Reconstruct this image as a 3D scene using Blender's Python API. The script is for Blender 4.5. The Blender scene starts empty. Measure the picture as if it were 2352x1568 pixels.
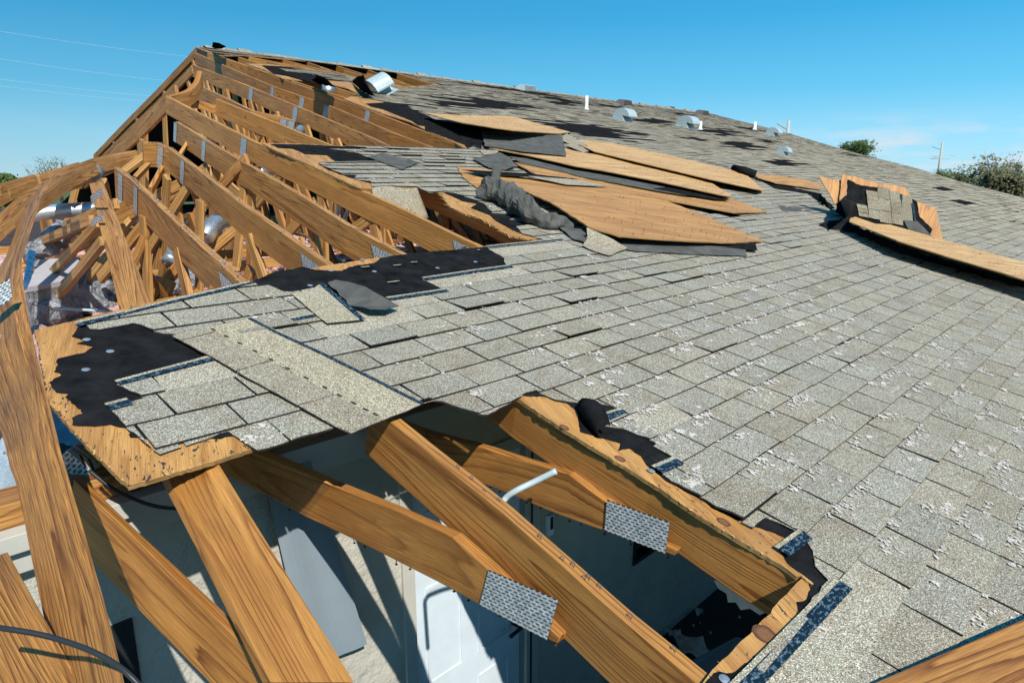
import bpy, bmesh, math, random
from mathutils import Vector, noise
from mathutils.geometry import tessellate_polygon
R = random.Random(7)
C = bpy.context.scene.collection
S = bpy.context.scene
rad = math.radians

# ------------------------------------------------------------------ camera, sky, sun
CZ = 3.55                                   # the drone hovers 3.55 m above the porch floor
PITCH = rad(13.5)
cam = bpy.data.cameras.new('camera'); camo = bpy.data.objects.new('camera', cam); C.objects.link(camo)
camo.location = (0, 0, CZ); camo.rotation_euler = (rad(90) - PITCH, 0, 0)
cam.sensor_width = 36; cam.lens = 24; cam.clip_start = .02; cam.clip_end = 6000
S.camera = camo
S.view_settings.view_transform = 'Standard'; S.view_settings.look = 'None'
S.view_settings.exposure = 0.2; S.view_settings.gamma = 1

cd = Vector((.6948, .7192, 0)).normalized()  # along the shingle courses
uh = Vector((-cd.y, cd.x, 0))                # horizontal, towards the ridge
T = rad(14.04)                               # roof pitch
ud = uh * math.cos(T) + Vector((0, 0, math.sin(T)))
nd = cd.cross(ud).normalized()
H = 1.15
sunv = (-.42 * cd - .95 * uh + Vector((0, 0, 1))).normalized()
sun = bpy.data.lights.new('sun', 'SUN'); sun.energy = 5.0; sun.angle = rad(.53); sun.color = (1, .955, .89)
suno = bpy.data.objects.new('sun', sun); C.objects.link(suno)
suno.rotation_euler = (-sunv).to_track_quat('-Z', 'Y').to_euler(); suno.location = (0, -5, 12)

W = bpy.data.worlds.new('World'); S.world = W; W.use_nodes = True
nt = W.node_tree; nt.nodes.clear()
def nn(t, kind, **kw):
    n = t.nodes.new(kind)
    for k, v in kw.items():
        if k == 'inp':
            for a, b in v.items():
                if hasattr(b, 'is_output'): t.links.new(b, n.inputs[a])
                else: n.inputs[a].default_value = b
        else: setattr(n, k, v)
    return n
sky = nn(nt, 'ShaderNodeTexSky', sky_type='NISHITA', sun_disc=False, sun_elevation=math.asin(sunv.z),
         sun_rotation=math.atan2(sunv.x, sunv.y), altitude=0, air_density=1.0, dust_density=.0, ozone_density=3.0)
tc = nn(nt, 'ShaderNodeTexCoord')
sep = nn(nt, 'ShaderNodeSeparateXYZ', inp={0: tc.outputs['Generated']})
gr = nn(nt, 'ShaderNodeValToRGB', inp={0: sep.outputs[2]}); e_ = gr.color_ramp.elements
for q_ in range(3): e_.new(.5)
for q_, (p_, c_) in enumerate(((0, (.42, .74, .90)), (.05, (.29, .69, .93)), (.11, (.12, .55, .87)), (.20, (.035, .40, .76)), (.34, (.012, .27, .62)))):
    e_[q_].position = p_; e_[q_].color = (*c_, 1)
xr = nn(nt, 'ShaderNodeMapRange', inp={0: sep.outputs[0], 1: -.6, 2: .6, 3: .88, 4: 1.14})
gm = nn(nt, 'ShaderNodeMixRGB', blend_type='MULTIPLY', inp={0: 1., 1: gr.outputs[0], 2: xr.outputs[0]})
gs = nn(nt, 'ShaderNodeVectorMath', operation='SCALE', inp={0: gm.outputs[0], 3: 10.6})
hs = nn(nt, 'ShaderNodeMixRGB', inp={0: .9, 1: sky.outputs[0], 2: gs.outputs[0]})
mp = nn(nt, 'ShaderNodeMapping', inp={'Vector': tc.outputs['Generated'], 'Scale': (7, 7, 34)})
cn = nn(nt, 'ShaderNodeTexNoise', inp={'Vector': mp.outputs[0], 'Scale': 1.0, 'Detail': 6, 'Roughness': .6})
cr = nn(nt, 'ShaderNodeValToRGB', inp={0: cn.outputs[0]})
cr.color_ramp.elements[0].position = .47; cr.color_ramp.elements[1].position = .66
el = nn(nt, 'ShaderNodeMapRange', interpolation_type='SMOOTHSTEP', inp={0: sep.outputs[2], 1: .085, 2: .04, 3: 0, 4: 1})
az = nn(nt, 'ShaderNodeMapRange', interpolation_type='SMOOTHSTEP', inp={0: sep.outputs[0], 1: .25, 2: .45, 3: .1, 4: .75})
m1 = nn(nt, 'ShaderNodeMath', operation='MULTIPLY', inp={0: cr.outputs[0], 1: el.outputs[0]})
m2 = nn(nt, 'ShaderNodeMath', operation='MULTIPLY', inp={0: m1.outputs[0], 1: az.outputs[0]})
mx = nn(nt, 'ShaderNodeMixRGB', inp={0: m2.outputs[0], 1: hs.outputs[0], 2: (8.2, 8.6, 9.2, 1)})
bg = nn(nt, 'ShaderNodeBackground', inp={'Color': mx.outputs[0], 'Strength': .082})
nn(nt, 'ShaderNodeOutputWorld', inp={0: bg.outputs[0]})

# ------------------------------------------------------------------ points: survey bearings to real planes
F = 1568.0
O = Vector((0, 0, CZ))
def ray(x, y):
    r = (x - 1176) / F; q = (784 - y) / F
    return Vector((r, math.cos(PITCH) + q * math.sin(PITCH), -math.sin(PITCH) + q * math.cos(PITCH)))
def RP(x, y, off=0.):                        # on the roof plane (off metres above it)
    d = ray(x, y); return O + d * ((-H + off) / d.dot(nd))
def VA(x, y, a):                             # on the vertical plane of the truss at a
    d = ray(x, y); return O + d * (a / d.dot(cd))
def WA(x, y, w):                             # on the vertical plane parallel to the front wall
    d = ray(x, y); return O + d * (w / d.dot(uh))
def HZ(x, y, z): d = ray(x, y); return O + d * ((z - CZ) / d.z)
def DP(x, y, dist):                          # at a forward distance
    return O + ray(x, y) * dist
def AB(a, b, off=0.): return O + cd * a + ud * b + nd * (-H + off)
def AWZ(a, w, z): return cd * a + uh * w + Vector((0, 0, z))
def inv(P): q = P - O; return (q.dot(cd), q.dot(ud))
def PLN(x, y, P0, n): d = ray(x, y); return O + d * ((P0 - O).dot(n) / d.dot(n))
def reach(P, x, y, dist, far=True):          # the point on a bearing that is dist away from P
    d = ray(x, y).normalized(); t0 = (P - O).dot(d); q = (O + d * t0 - P).length
    if q >= dist: return O + d * t0
    k = math.sqrt(dist * dist - q * q); return O + d * (t0 + (k if far else -k))

# ------------------------------------------------------------------ materials
def mat(name, rough=.8, metal=0., spec=.3):
    m = bpy.data.materials.new(name); m.use_nodes = True; t = m.node_tree
    b = t.nodes['Principled BSDF']; b.inputs['Roughness'].default_value = rough
    b.inputs['Metallic'].default_value = metal; b.inputs['Specular IOR Level'].default_value = spec
    return m, t, b
def ramp(t, fac, stops, interp='LINEAR'):
    n = t.nodes.new('ShaderNodeValToRGB'); n.color_ramp.interpolation = interp
    e = n.color_ramp.elements
    while len(e) < len(stops): e.new(.5)
    for i, (p, c) in enumerate(stops):
        e[i].position = p; e[i].color = (*c, 1) if len(c) == 3 else c
    t.links.new(fac, n.inputs[0]); return n.outputs[0]
def tex(t, vec, scale, detail=2, rough=.5, dist=0., kind='ShaderNodeTexNoise', out=0):
    n = t.nodes.new(kind); t.links.new(vec, n.inputs['Vector']); n.inputs['Scale'].default_value = scale
    if kind == 'ShaderNodeTexNoise':
        n.inputs['Detail'].default_value = detail; n.inputs['Roughness'].default_value = rough
        n.inputs['Distortion'].default_value = dist
    return n.outputs[out]
def mapv(t, vec, scale, loc=(0, 0, 0), rot=(0, 0, 0)):
    return nn(t, 'ShaderNodeMapping', inp={'Vector': vec, 'Scale': scale, 'Location': loc, 'Rotation': rot}).outputs[0]
def mathn(t, op, a, b=0.): return nn(t, 'ShaderNodeMath', operation=op, inp={0: a, 1: b}).outputs[0]
def mixc(t, fac, a, b, mode='MIX'):
    n = nn(t, 'ShaderNodeMixRGB', blend_type=mode)
    for i, v in ((0, fac), (1, a), (2, b)):
        if hasattr(v, 'is_output'): t.links.new(v, n.inputs[i])
        elif i: n.inputs[i].default_value = (*v, 1)
        else: n.inputs[i].default_value = v
    return n.outputs[0]
def bump(t, b, h, strength=.3, dist=.002):
    n = nn(t, 'ShaderNodeBump', inp={'Height': h, 'Strength': strength, 'Distance': dist})
    t.links.new(n.outputs[0], b.inputs['Normal'])

def wood_mat(name, light, dark, stain, freq=26., across=9., along=.75, stains=.5, fuzz=.18, rough=.55, lin=25):
    m, t, b = mat(name, rough, 0, .35)
    uv = nn(t, 'ShaderNodeUVMap', uv_map='grain').outputs[0]
    big = tex(t, mapv(t, uv, (along, across, 1)), 1., 1., .4, .3)
    sp = nn(t, 'ShaderNodeSeparateXYZ', inp={0: uv})
    v = mathn(t, 'ADD', mathn(t, 'MULTIPLY', big, freq), mathn(t, 'MULTIPLY', sp.outputs[1], lin))
    wob = tex(t, mapv(t, uv, (4, 45, 1)), 1., 3, .6)
    v = mathn(t, 'ADD', v, mathn(t, 'MULTIPLY', wob, .55))
    fr = mathn(t, 'FRACT', v)
    line = ramp(t, fr, [(0, (0, 0, 0)), (.42, (.08, .08, .08)), (.68, (.5, .5, .5)), (.86, (1, 1, 1)), (.92, (.12, .12, .12)), (1, (0, 0, 0))])
    fade = tex(t, mapv(t, uv, (1.3, 7, 1), (7, 3, 0)), 1., 2, .5)
    line = mathn(t, 'MULTIPLY', line, ramp(t, fade, [(.3, (.45,) * 3), (.55, (1, 1, 1))]))
    tint = tex(t, mapv(t, uv, (.8, 14, 1), (3, 41, 0)), 1., 3, .6)
    lt = mixc(t, ramp(t, tint, [(.3, (0, 0, 0)), (.7, (1, 1, 1))]), tuple(c * .82 for c in light), tuple(min(1, c * q) for c, q in zip(light, (1.14, 1.2, 1.3))))
    col = mixc(t, line, lt, dark)
    st = tex(t, mapv(t, uv, (1.6, 9, 1), (31, 11, 0)), 1., 4, .6)
    col = mixc(t, mathn(t, 'MULTIPLY', ramp(t, st, [(.45, (0, 0, 0)), (.72, (1, 1, 1))]), stains), col, stain)
    fib = tex(t, mapv(t, uv, (9, 420, 1)), 1., 3, .6)
    col = mixc(t, 1., col, ramp(t, fib, [(.36, (1 - fuzz * 1.7,) * 3), (.64, (1 + fuzz * .9,) * 3)]), 'MULTIPLY')
    # knots
    vo = nn(t, 'ShaderNodeTexVoronoi', inp={'Vector': mapv(t, uv, (2.4, 3.6, 1), (.3, .7, 0)), 'Scale': 1., 'Randomness': 1.})
    kn = ramp(t, vo.outputs['Distance'], [(0, (1, 1, 1)), (.045, (.9,) * 3), (.062, (0, 0, 0))])
    col = mixc(t, mathn(t, 'MULTIPLY', kn, .8), col, tuple(c * .35 for c in dark))
    t.links.new(col, b.inputs['Base Color'])
    hsum = mathn(t, 'SUBTRACT', mathn(t, 'MULTIPLY', fib, .7), line)
    bump(t, b, hsum, .35, .0015)
    return m
LUM = wood_mat('pine_lumber', (.475, .212, .048), (.165, .050, .009), (.25, .09, .018), 17, 8, .30, .6)
LUM2 = wood_mat('pine_lumber_weathered', (.52, .25, .068), (.165, .052, .011), (.24, .09, .025), 15, 9, .42, .5, .25)
LUMW = wood_mat('pine_lumber_near', (.43, .19, .042), (.12, .036, .008), (.16, .075, .025), 15, 9, .36, .8, .35)
LUMN = wood_mat('pine_lumber_straight', (.55, .265, .066), (.24, .085, .016), (.28, .12, .03), 15, 7, .3, .35, lin=40)
PALE = wood_mat('pine_web', (.52, .28, .085), (.26, .10, .022), (.25, .12, .04), 7, 5, .35, .25)
PLY = wood_mat('plywood', (.54, .27, .074), (.38, .17, .042), (.27, .11, .03), 9, 5, .45, .75, .2, lin=0)
PLYW = wood_mat('plywood_sunny', (.68, .40, .145), (.44, .21, .06), (.36, .16, .045), 9, 6, .4, .6, .2, lin=0)  # paler plywood for some flipped sheets, the plank and splinters
PLYO = wood_mat('plywood_orange', (.50, .22, .045), (.30, .11, .02), (.3, .11, .02), 9, 5, .45, .7, .2, lin=0)  # deeper orange puts the upright panel's grazing light into the colour
PLYE = wood_mat('plywood_edge', (.42, .25, .09), (.16, .08, .02), (.16, .08, .02), 3, 200, 3, .6)
def splat(src, name, amount):                # plywood with black specks where the felt was torn off
    m = src.copy(); m.name = name; t = m.node_tree; b = t.nodes['Principled BSDF']
    col = b.inputs['Base Color'].links[0].from_socket
    uv = nn(t, 'ShaderNodeUVMap', uv_map='grain').outputs[0]
    s = tex(t, mapv(t, uv, (30, 75, 1)), 1., 4, .65, .6); g = tex(t, mapv(t, uv, (3.5, 5, 1)), 1., 2)
    v = mathn(t, 'ADD', s, mathn(t, 'MULTIPLY', g, .35))
    k = ramp(t, v, [(amount, (0, 0, 0)), (amount + .02, (1, 1, 1))])
    t.links.new(mixc(t, k, col, (.035, .032, .03)), b.inputs['Base Color'])
    return m
PLYS = splat(PLY, 'plywood_speckled', .80)

def shingle_mat():
    m, t, b = mat('shingle_granules', .95, 0, .15)
    ob = nn(t, 'ShaderNodeTexCoord').outputs['Object']
    at = nn(t, 'ShaderNodeAttribute', attribute_name='tone')
    s1 = nn(t, 'ShaderNodeTexVoronoi', inp={'Vector': ob, 'Scale': 400.})
    g = ramp(t, nn(t, 'ShaderNodeSeparateColor', inp={0: s1.outputs['Color']}).outputs[0],
             [(0, (.08, .072, .06)), (.22, (.205, .185, .15)), (.55, (.305, .283, .235)), (.8, (.41, .385, .325)), (1, (.72, .70, .63))])
    hue = ramp(t, nn(t, 'ShaderNodeSeparateColor', inp={0: s1.outputs['Color']}).outputs[1],
               [(0, (1.12, .93, .78)), (.4, (1.03, .99, .90)), (.75, (.93, 1.03, .96)), (1, (1.0, .97, .93))])
    col = mixc(t, 1., g, hue, 'MULTIPLY')
    bl = tex(t, ob, 7., 4, .6)
    col = mixc(t, 1., col, ramp(t, bl, [(.3, (.86, .82, .77)), (.5, (1, 1, 1)), (.72, (1.02, 1.05, 1.02))]), 'MULTIPLY')
    col = mixc(t, 1., col, at.outputs['Color'], 'MULTIPLY')
    sc = tex(t, ob, 16., 5, .7, 1.2)
    col = mixc(t, mathn(t, 'MULTIPLY', ramp(t, sc, [(.66, (0, 0, 0)), (.74, (1, 1, 1))]), .55), col, (.085, .083, .078))
    t.links.new(col, b.inputs['Base Color'])
    bump(t, b, s1.outputs['Distance'], .5, .002)
    return m
SHG = shingle_mat()
def plain(name, col, rough=.8, metal=0., ns=20., amp=.25, bmp=0., bs=60., spec=.3, bd=.004):
    m, t, b = mat(name, rough, metal, spec)
    ob = nn(t, 'ShaderNodeTexCoord').outputs['Object']
    n = tex(t, ob, ns, 5, .6)
    c = ramp(t, n, [(.28, tuple(x * (1 - amp) for x in col)), (.72, tuple(min(1, x * (1 + amp)) for x in col))])
    t.links.new(c, b.inputs['Base Color'])
    if bmp: bump(t, b, tex(t, ob, bs, 5, .65), bmp, bd)
    return m
EDGE = plain('asphalt_edge', (.028, .027, .026), .9, 0, 80, .4)
FELT = plain('roofing_felt', (.014, .0145, .015), 1., 0, 12, .5, .6, 25, .0, .008)
FELTG = plain('roofing_felt_back', (.095, .095, .085), 1., 0, 9, .35, .6, 22, .05, .012)
BLUE, t_, b_ = mat('release_tape', .8, 0, .1)
uv_ = nn(t_, 'ShaderNodeUVMap', uv_map='grain').outputs[0]
br_ = nn(t_, 'ShaderNodeTexBrick', inp={'Vector': mapv(t_, uv_, (1, 1, 1)), 'Scale': 90., 'Color1': (.20, .27, .31, 1), 'Color2': (.01, .035, .06, 1), 'Mortar': (.005, .02, .04, 1), 'Mortar Size': .03, 'Brick Width': .5, 'Row Height': .28})
br_.offset = .37
n_ = tex(t_, mapv(t_, uv_, (55, 110, 1)), 1., 2, .5)
t_.links.new(mixc(t_, ramp(t_, n_, [(.50, (1, 1, 1)), (.58, (.1,) * 3)]), br_.outputs[0], (.004, .017, .030)), b_.inputs['Base Color'])

def galv_mat(name, slots):
    m, t, b = mat(name, .38, .85, .5)
    uv = nn(t, 'ShaderNodeUVMap', uv_map='grain').outputs[0]
    vo = nn(t, 'ShaderNodeTexVoronoi', inp={'Vector': mapv(t, uv, (1, 1, 1)), 'Scale': 110.})
    c = ramp(t, nn(t, 'ShaderNodeSeparateColor', inp={0: vo.outputs['Color']}).outputs[0], [(0, (.34, .40, .42)), (1, (.74, .80, .82))])
    if slots:
        sp = nn(t, 'ShaderNodeSeparateXYZ', inp={0: uv})
        vv = mathn(t, 'DIVIDE', sp.outputs[1], slots * .56); fl = mathn(t, 'FLOOR', vv)
        uu = mathn(t, 'FRACT', mathn(t, 'ADD', mathn(t, 'DIVIDE', sp.outputs[0], slots), mathn(t, 'MULTIPLY', fl, .5)))
        k = mathn(t, 'MULTIPLY', mathn(t, 'LESS_THAN', uu, .62), mathn(t, 'LESS_THAN', mathn(t, 'FRACT', vv), .40))
        c = mixc(t, k, c, (.045, .022, .008))
        t.links.new(mathn(t, 'MULTIPLY', mathn(t, 'SUBTRACT', 1., k), .3), b.inputs['Metallic'])
        bump(t, b, mathn(t, 'SUBTRACT', 1., k), .6, .002)
    t.links.new(c, b.inputs['Base Color'])
    return m
PLATE = galv_mat('punched_galvanised_steel', .0195)
PLATEF = galv_mat('punched_steel', .024)
GALV = galv_mat('galvanised_sheet', 0)
PINK = plain('pink_insulation', (.66, .42, .40), .95, 0, 26, .3, 1., 30, .1, .03)
FLUFFM = plain('insulation_tuft', (.56, .51, .45), .95, 0, 14, .12, 1., 90, .1, .006)
FOIL = plain('silver_foil', (.26, .27, .28), .45, .5, 12, .3, 1., 18, .5, .03)
DUCTM = plain('silver_flex_duct', (.55, .58, .60), .38, .75, 8, .25, .4, 40)
DUCTG = plain('grey_duct', (.22, .24, .25), .55, .3, 8, .3)
VENTM = plain('grey_green_vent_metal', (.42, .50, .50), .45, .2, 20, .12)
VENTB = plain('brown_vent', (.12, .10, .095), .6, 0, 20, .3)
WHITE = plain('white_plastic', (.78, .80, .80), .5, 0, 15, .12)
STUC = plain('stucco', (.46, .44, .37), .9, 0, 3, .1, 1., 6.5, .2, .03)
TRIM = plain('cream_trim', (.48, .47, .41), .55, 0, 6, .08)
DOORM = plain('white_door_paint', (.62, .70, .74), .4, 0, 6, .06)
TEALP = plain('teal_grey_stucco', (.33, .36, .35), .9, 0, 2.5, .12, 1., 6.5, .2, .03)  # stucco with the teal cast of shade put into its colour
DARKM = plain('dark_frame', (.02, .024, .026), .4, 0, 20, .2)
GREYT = plain('grey_blue_sheet', (.23, .28, .31), .55, 0, 3, .06)
FABR = plain('grey_cloth', (.26, .33, .38), .9, 0, 120, .2, .6, 12)
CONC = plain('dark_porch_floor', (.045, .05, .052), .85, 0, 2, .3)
PLAST = plain('torn_plaster', (.66, .62, .54), .9, 0, 20, .15, .8, 25)
CABLE = plain('cable_rubber', (.025, .028, .03), .4, 0, 9, .1)
PVC = plain('grey_conduit', (.42, .50, .50), .45, 0, 30, .1)
NAIL = plain('nail_steel', (.35, .34, .33), .45, .8, 60, .2)
CAPM = plain('nail_cap', (.33, .37, .39), .4, .5, 40, .2)
RUST = plain('rusty_nail', (.10, .05, .03), .7, .3, 60, .3)
BARK = plain('bark', (.16, .125, .095), .95, 0, 5, .3, 1., 8)
LEAF = plain('leaves', (.075, .115, .03), .7, 0, 1.2, .5)
LEAFD = plain('dull_leaves', (.13, .125, .055), .7, 0, 1.2, .5)
GRASS = plain('grass', (.075, .11, .035), .95, 0, .3, .4)
DRYW = plain('attic_ceiling', (.05, .036, .032), .95, 0, 2, .4)
CARD = plain('foil_faced_board', (.42, .40, .40), .8, .0, 8, .12)
POLE = plain('pole_concrete', (.45, .43, .38), .9, 0, 3, .1)
WIRE = plain('wire_metal', (.62, .66, .68), .5, 0, 3, .1)
GLASS, t_, b_ = mat('wired_glass', .08, 0, .5)
b_.inputs['Base Color'].default_value = (.10, .22, .24, 1)

# ------------------------------------------------------------------ object helpers
def tag(o, label=None, cat=None, group=None, kind=None):
    if label: o['label'] = label
    if cat: o['category'] = cat
    if group: o['group'] = group
    if kind: o['kind'] = kind
    return o
def empty(name, loc, label, cat, group=None):
    o = bpy.data.objects.new(name, None); C.objects.link(o); o.location = loc; o.empty_display_size = .1
    return tag(o, label, cat, group)
def link(name, me, parent=None):
    o = bpy.data.objects.new(name, me); C.objects.link(o)
    if parent is not None:
        o.parent = parent; p = parent; loc = Vector((0, 0, 0))
        while p is not None: loc += p.location; p = p.parent
        o.location = -loc
    return o
class MB:
    def __init__(s): s.v = []; s.f = []; s.uv = []; s.mi = []; s.col = []
    def face(s, pts, uvs=None, mi=0, col=None):
        i = len(s.v); s.v += [tuple(p) for p in pts]; s.f.append(tuple(range(i, i + len(pts))))
        s.uv.append(uvs if uvs else [(0, 0)] * len(pts)); s.mi.append(mi); s.col.append(col)
    def build(s, name, mats, parent=None, smooth=False, weld=False, bevel=0.):
        me = bpy.data.meshes.new(name); me.from_pydata(s.v, [], s.f)
        ul = me.uv_layers.new(name='grain'); k = 0
        for u in s.uv:
            for q in u: ul.data[k].uv = q; k += 1
        if any(c is not None for c in s.col):
            ca = me.color_attributes.new('tone', 'FLOAT_COLOR', 'CORNER'); k = 0
            for f, c in zip(s.f, s.col):
                c = c or (1, 1, 1)
                for _ in f: ca.data[k].color = (c[0], c[1], c[2], 1); k += 1
        for m in (mats if isinstance(mats, (list, tuple)) else [mats]): me.materials.append(m)
        me.polygons.foreach_set('material_index', s.mi)
        if smooth: me.polygons.foreach_set('use_smooth', [True] * len(s.f))
        if weld or bevel:
            bm = bmesh.new(); bm.from_mesh(me); bmesh.ops.remove_doubles(bm, verts=bm.verts, dist=.0004)
            bmesh.ops.recalc_face_normals(bm, faces=bm.faces); bm.to_mesh(me); bm.free()
        me.update(); o = link(name, me, parent)
        if bevel:
            b = o.modifiers.new('edge', 'BEVEL'); b.width = bevel; b.segments = 2; b.limit_method = 'ANGLE'; b.angle_limit = rad(50)
        return o
def lumber(name, rails, m=LUM, parent=None, subdiv=5, wob=.0015, endm=None):
    """board from stations of four corner points (top-front, bottom-front, bottom-back, top-back)"""
    mb = MB(); ru, rv = R.uniform(0, 90), R.uniform(0, 90); st = []
    for i in range(len(rails) - 1):
        for k in range(subdiv):
            f = k / subdiv; st.append([a.lerp(b, f) for a, b in zip(rails[i], rails[i + 1])])
    st.append(list(rails[-1]))
    u = ru; sd = R.uniform(0, 99)
    us = []
    for i, s in enumerate(st):
        if i: u += (s[0] - st[i - 1][0]).length
        us.append(u)
        if wob: st[i] = [p + Vector([noise.noise(p * 3 + Vector((sd, j * 9, q))) for q in (0, 5, 9)]) * wob * 2 for j, p in enumerate(s)]
    h = (rails[0][0] - rails[0][1]).length; w = (rails[0][0] - rails[0][3]).length
    vs = [rv, rv + h, rv + h + w, rv + 2 * h + w, rv + 2 * h + 2 * w]
    for i in range(len(st) - 1):
        for j in range(4):
            a, b = j, (j + 1) % 4
            mb.face([st[i][a], st[i][b], st[i + 1][b], st[i + 1][a]], [(us[i], vs[j]), (us[i], vs[j + 1]), (us[i + 1], vs[j + 1]), (us[i + 1], vs[j])])
    for s, e in ((st[0], 1), (st[-1], -1)):
        pts = s if e == -1 else s[::-1]
        mb.face(pts, [(ru + .01 * k, rv + .03 * k) for k in range(4)])
    return mb.build(name, m, parent, weld=True, bevel=.0025)
def chord(name, pts, depth=.19, th=.038, m=LUM, parent=None, side=cd, subdiv=4, endcut=None):
    """board hanging below a polyline of top-front points, in a vertical plane"""
    rails = []
    n = len(pts)
    for i, p in enumerate(pts):
        tan = (pts[min(i + 1, n - 1)] - pts[max(i - 1, 0)]).normalized()
        s = (side - tan * side.dot(tan)).normalized()
        dn = tan.cross(s); dn = dn if dn.z < 0 else -dn
        rails.append([p, p + dn * depth, p + dn * depth + s * th, p + s * th])
    return lumber(name, rails, m, parent, subdiv)
def stick(name, p, q, w=.09, th=.038, m=PALE, parent=None, side=cd, sub=3):
    """web member between two centre points, flat in the truss plane"""
    tan = (q - p).normalized(); s = (side - tan * side.dot(tan)).normalized(); x = tan.cross(s)
    rails = [[c + x * w / 2 - s * th / 2, c - x * w / 2 - s * th / 2, c - x * w / 2 + s * th / 2, c + x * w / 2 + s * th / 2] for c in (p, q)]
    return lumber(name, rails, m, parent, sub)
def slab(name, pts, th, nrm, mats, parent=None, holes=(), gdir=None, jag=0., step=.03, mi_side=None, tone=None, sag=None):
    """a sheet of thickness th hanging below an outline on a plane; jag roughens the outline"""
    gdir = gdir or cd; g2 = nrm.cross(gdir).normalized(); sd = R.uniform(0, 50)
    def rough(pl):
        if not jag: return list(pl)
        out = []
        for i, p in enumerate(pl):
            q = pl[(i + 1) % len(pl)]; L = (q - p).length; k = max(1, min(70, int(L / step)))
            for j in range(k):
                c = p.lerp(q, j / k)
                a = jag * (1 if j else .4)
                d = Vector([noise.noise(c * 14 + Vector((sd, e, 0))) + .7 * noise.noise(c * 51 + Vector((sd, e, 3))) + .55 * noise.noise(c * 140 + Vector((sd, e, 5))) for e in (0, 7, 13)]) * a
                out.append(c + d - nrm * d.dot(nrm))
        return out
    loops = [rough(pts)] + [rough(h) for h in holes]
    flat = [p for l in loops for p in l]
    if sag: tops = [p + nrm * sag(p) for p in flat]
    else: tops = flat
    u0, v0 = R.uniform(0, 90), R.uniform(0, 90)
    uvf = lambda p: (p.dot(gdir) + u0, p.dot(g2) + v0)
    x = gdir; y = g2
    tris = tessellate_polygon([[Vector((p.dot(x), p.dot(y), 0)) for p in l] for l in loops])
    mb = MB()
    for tr in tris:
        a, b, c = [tops[i] for i in tr]
        if (b - a).cross(c - a).dot(nrm) < 0: a, c = c, a
        mb.face([a, b, c], [uvf(a), uvf(b), uvf(c)], 0, tone)
        a, b, c = [q - nrm * th for q in (a, b, c)]
        mb.face([c, b, a], [uvf(c), uvf(b), uvf(a)], 0 if mi_side is None else mi_side, tone)
    k = 0
    for l in loops:
        L = len(l); d = 0
        for i in range(L):
            p, q = tops[k + i], tops[k + (i + 1) % L]; e = (q - p).length
            mb.face([p, q, q - nrm * th, p - nrm * th], [(u0 + d, v0), (u0 + d + e, v0), (u0 + d + e, v0 + th), (u0 + d, v0 + th)],
                    0 if mi_side is None else mi_side, tone); d += e
        k += L
    return mb.build(name, mats, parent)
def tube(name, pts, r, m, parent=None, seg=10, closed=True, wall=0.):
    mb = MB(); rings = []; n = len(pts); d = 0
    rr = r if isinstance(r, (list, tuple)) else [r] * n
    prev = None
    for i, p in enumerate(pts):
        tan = (pts[min(i + 1, n - 1)] - pts[max(i - 1, 0)]).normalized()
        x = tan.orthogonal().normalized() if prev is None else (prev - tan * prev.dot(tan)).normalized(); prev = x
        y = tan.cross(x)
        rings.append([p + (x * math.cos(2 * math.pi * k / seg) + y * math.sin(2 * math.pi * k / seg)) * rr[i] for k in range(seg)])
    for i in range(n - 1):
        e = (pts[i + 1] - pts[i]).length
        for k in range(seg):
            a, b = k, (k + 1) % seg
            mb.face([rings[i][a], rings[i][b], rings[i + 1][b], rings[i + 1][a]], [(d, k / seg), (d, (k + 1) / seg), (d + e, (k + 1) / seg), (d + e, k / seg)])
        d += e
    if closed: mb.face(rings[0][::-1]); mb.face(rings[-1])
    return mb.build(name, m, parent, smooth=True, weld=True)
def spline(pts, k=8):
    out = []
    for i in range(len(pts) - 1):
        p0 = pts[max(i - 1, 0)]; p1 = pts[i]; p2 = pts[i + 1]; p3 = pts[min(i + 2, len(pts) - 1)]
        for j in range(k):
            t = j / k
            out.append(.5 * ((2 * p1) + (p2 - p0) * t + (2 * p0 - 5 * p1 + 4 * p2 - p3) * t * t + (3 * p1 - p0 - 3 * p2 + p3) * t ** 3))
    out.append(pts[-1]); return out
def box(mb, o, x, y, z, mi=0):
    p = [o, o + x, o + x + y, o + y]; q = [a + z for a in p]
    fs = [p[::-1], q] + [[p[i], p[(i + 1) % 4], q[(i + 1) % 4], q[i]] for i in range(4)]
    for f in fs:
        a = (f[1] - f[0]).length; b = (f[2] - f[1]).length
        mb.face(f, [(0, 0), (a, 0), (a, b), (0, b)], mi)
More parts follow.
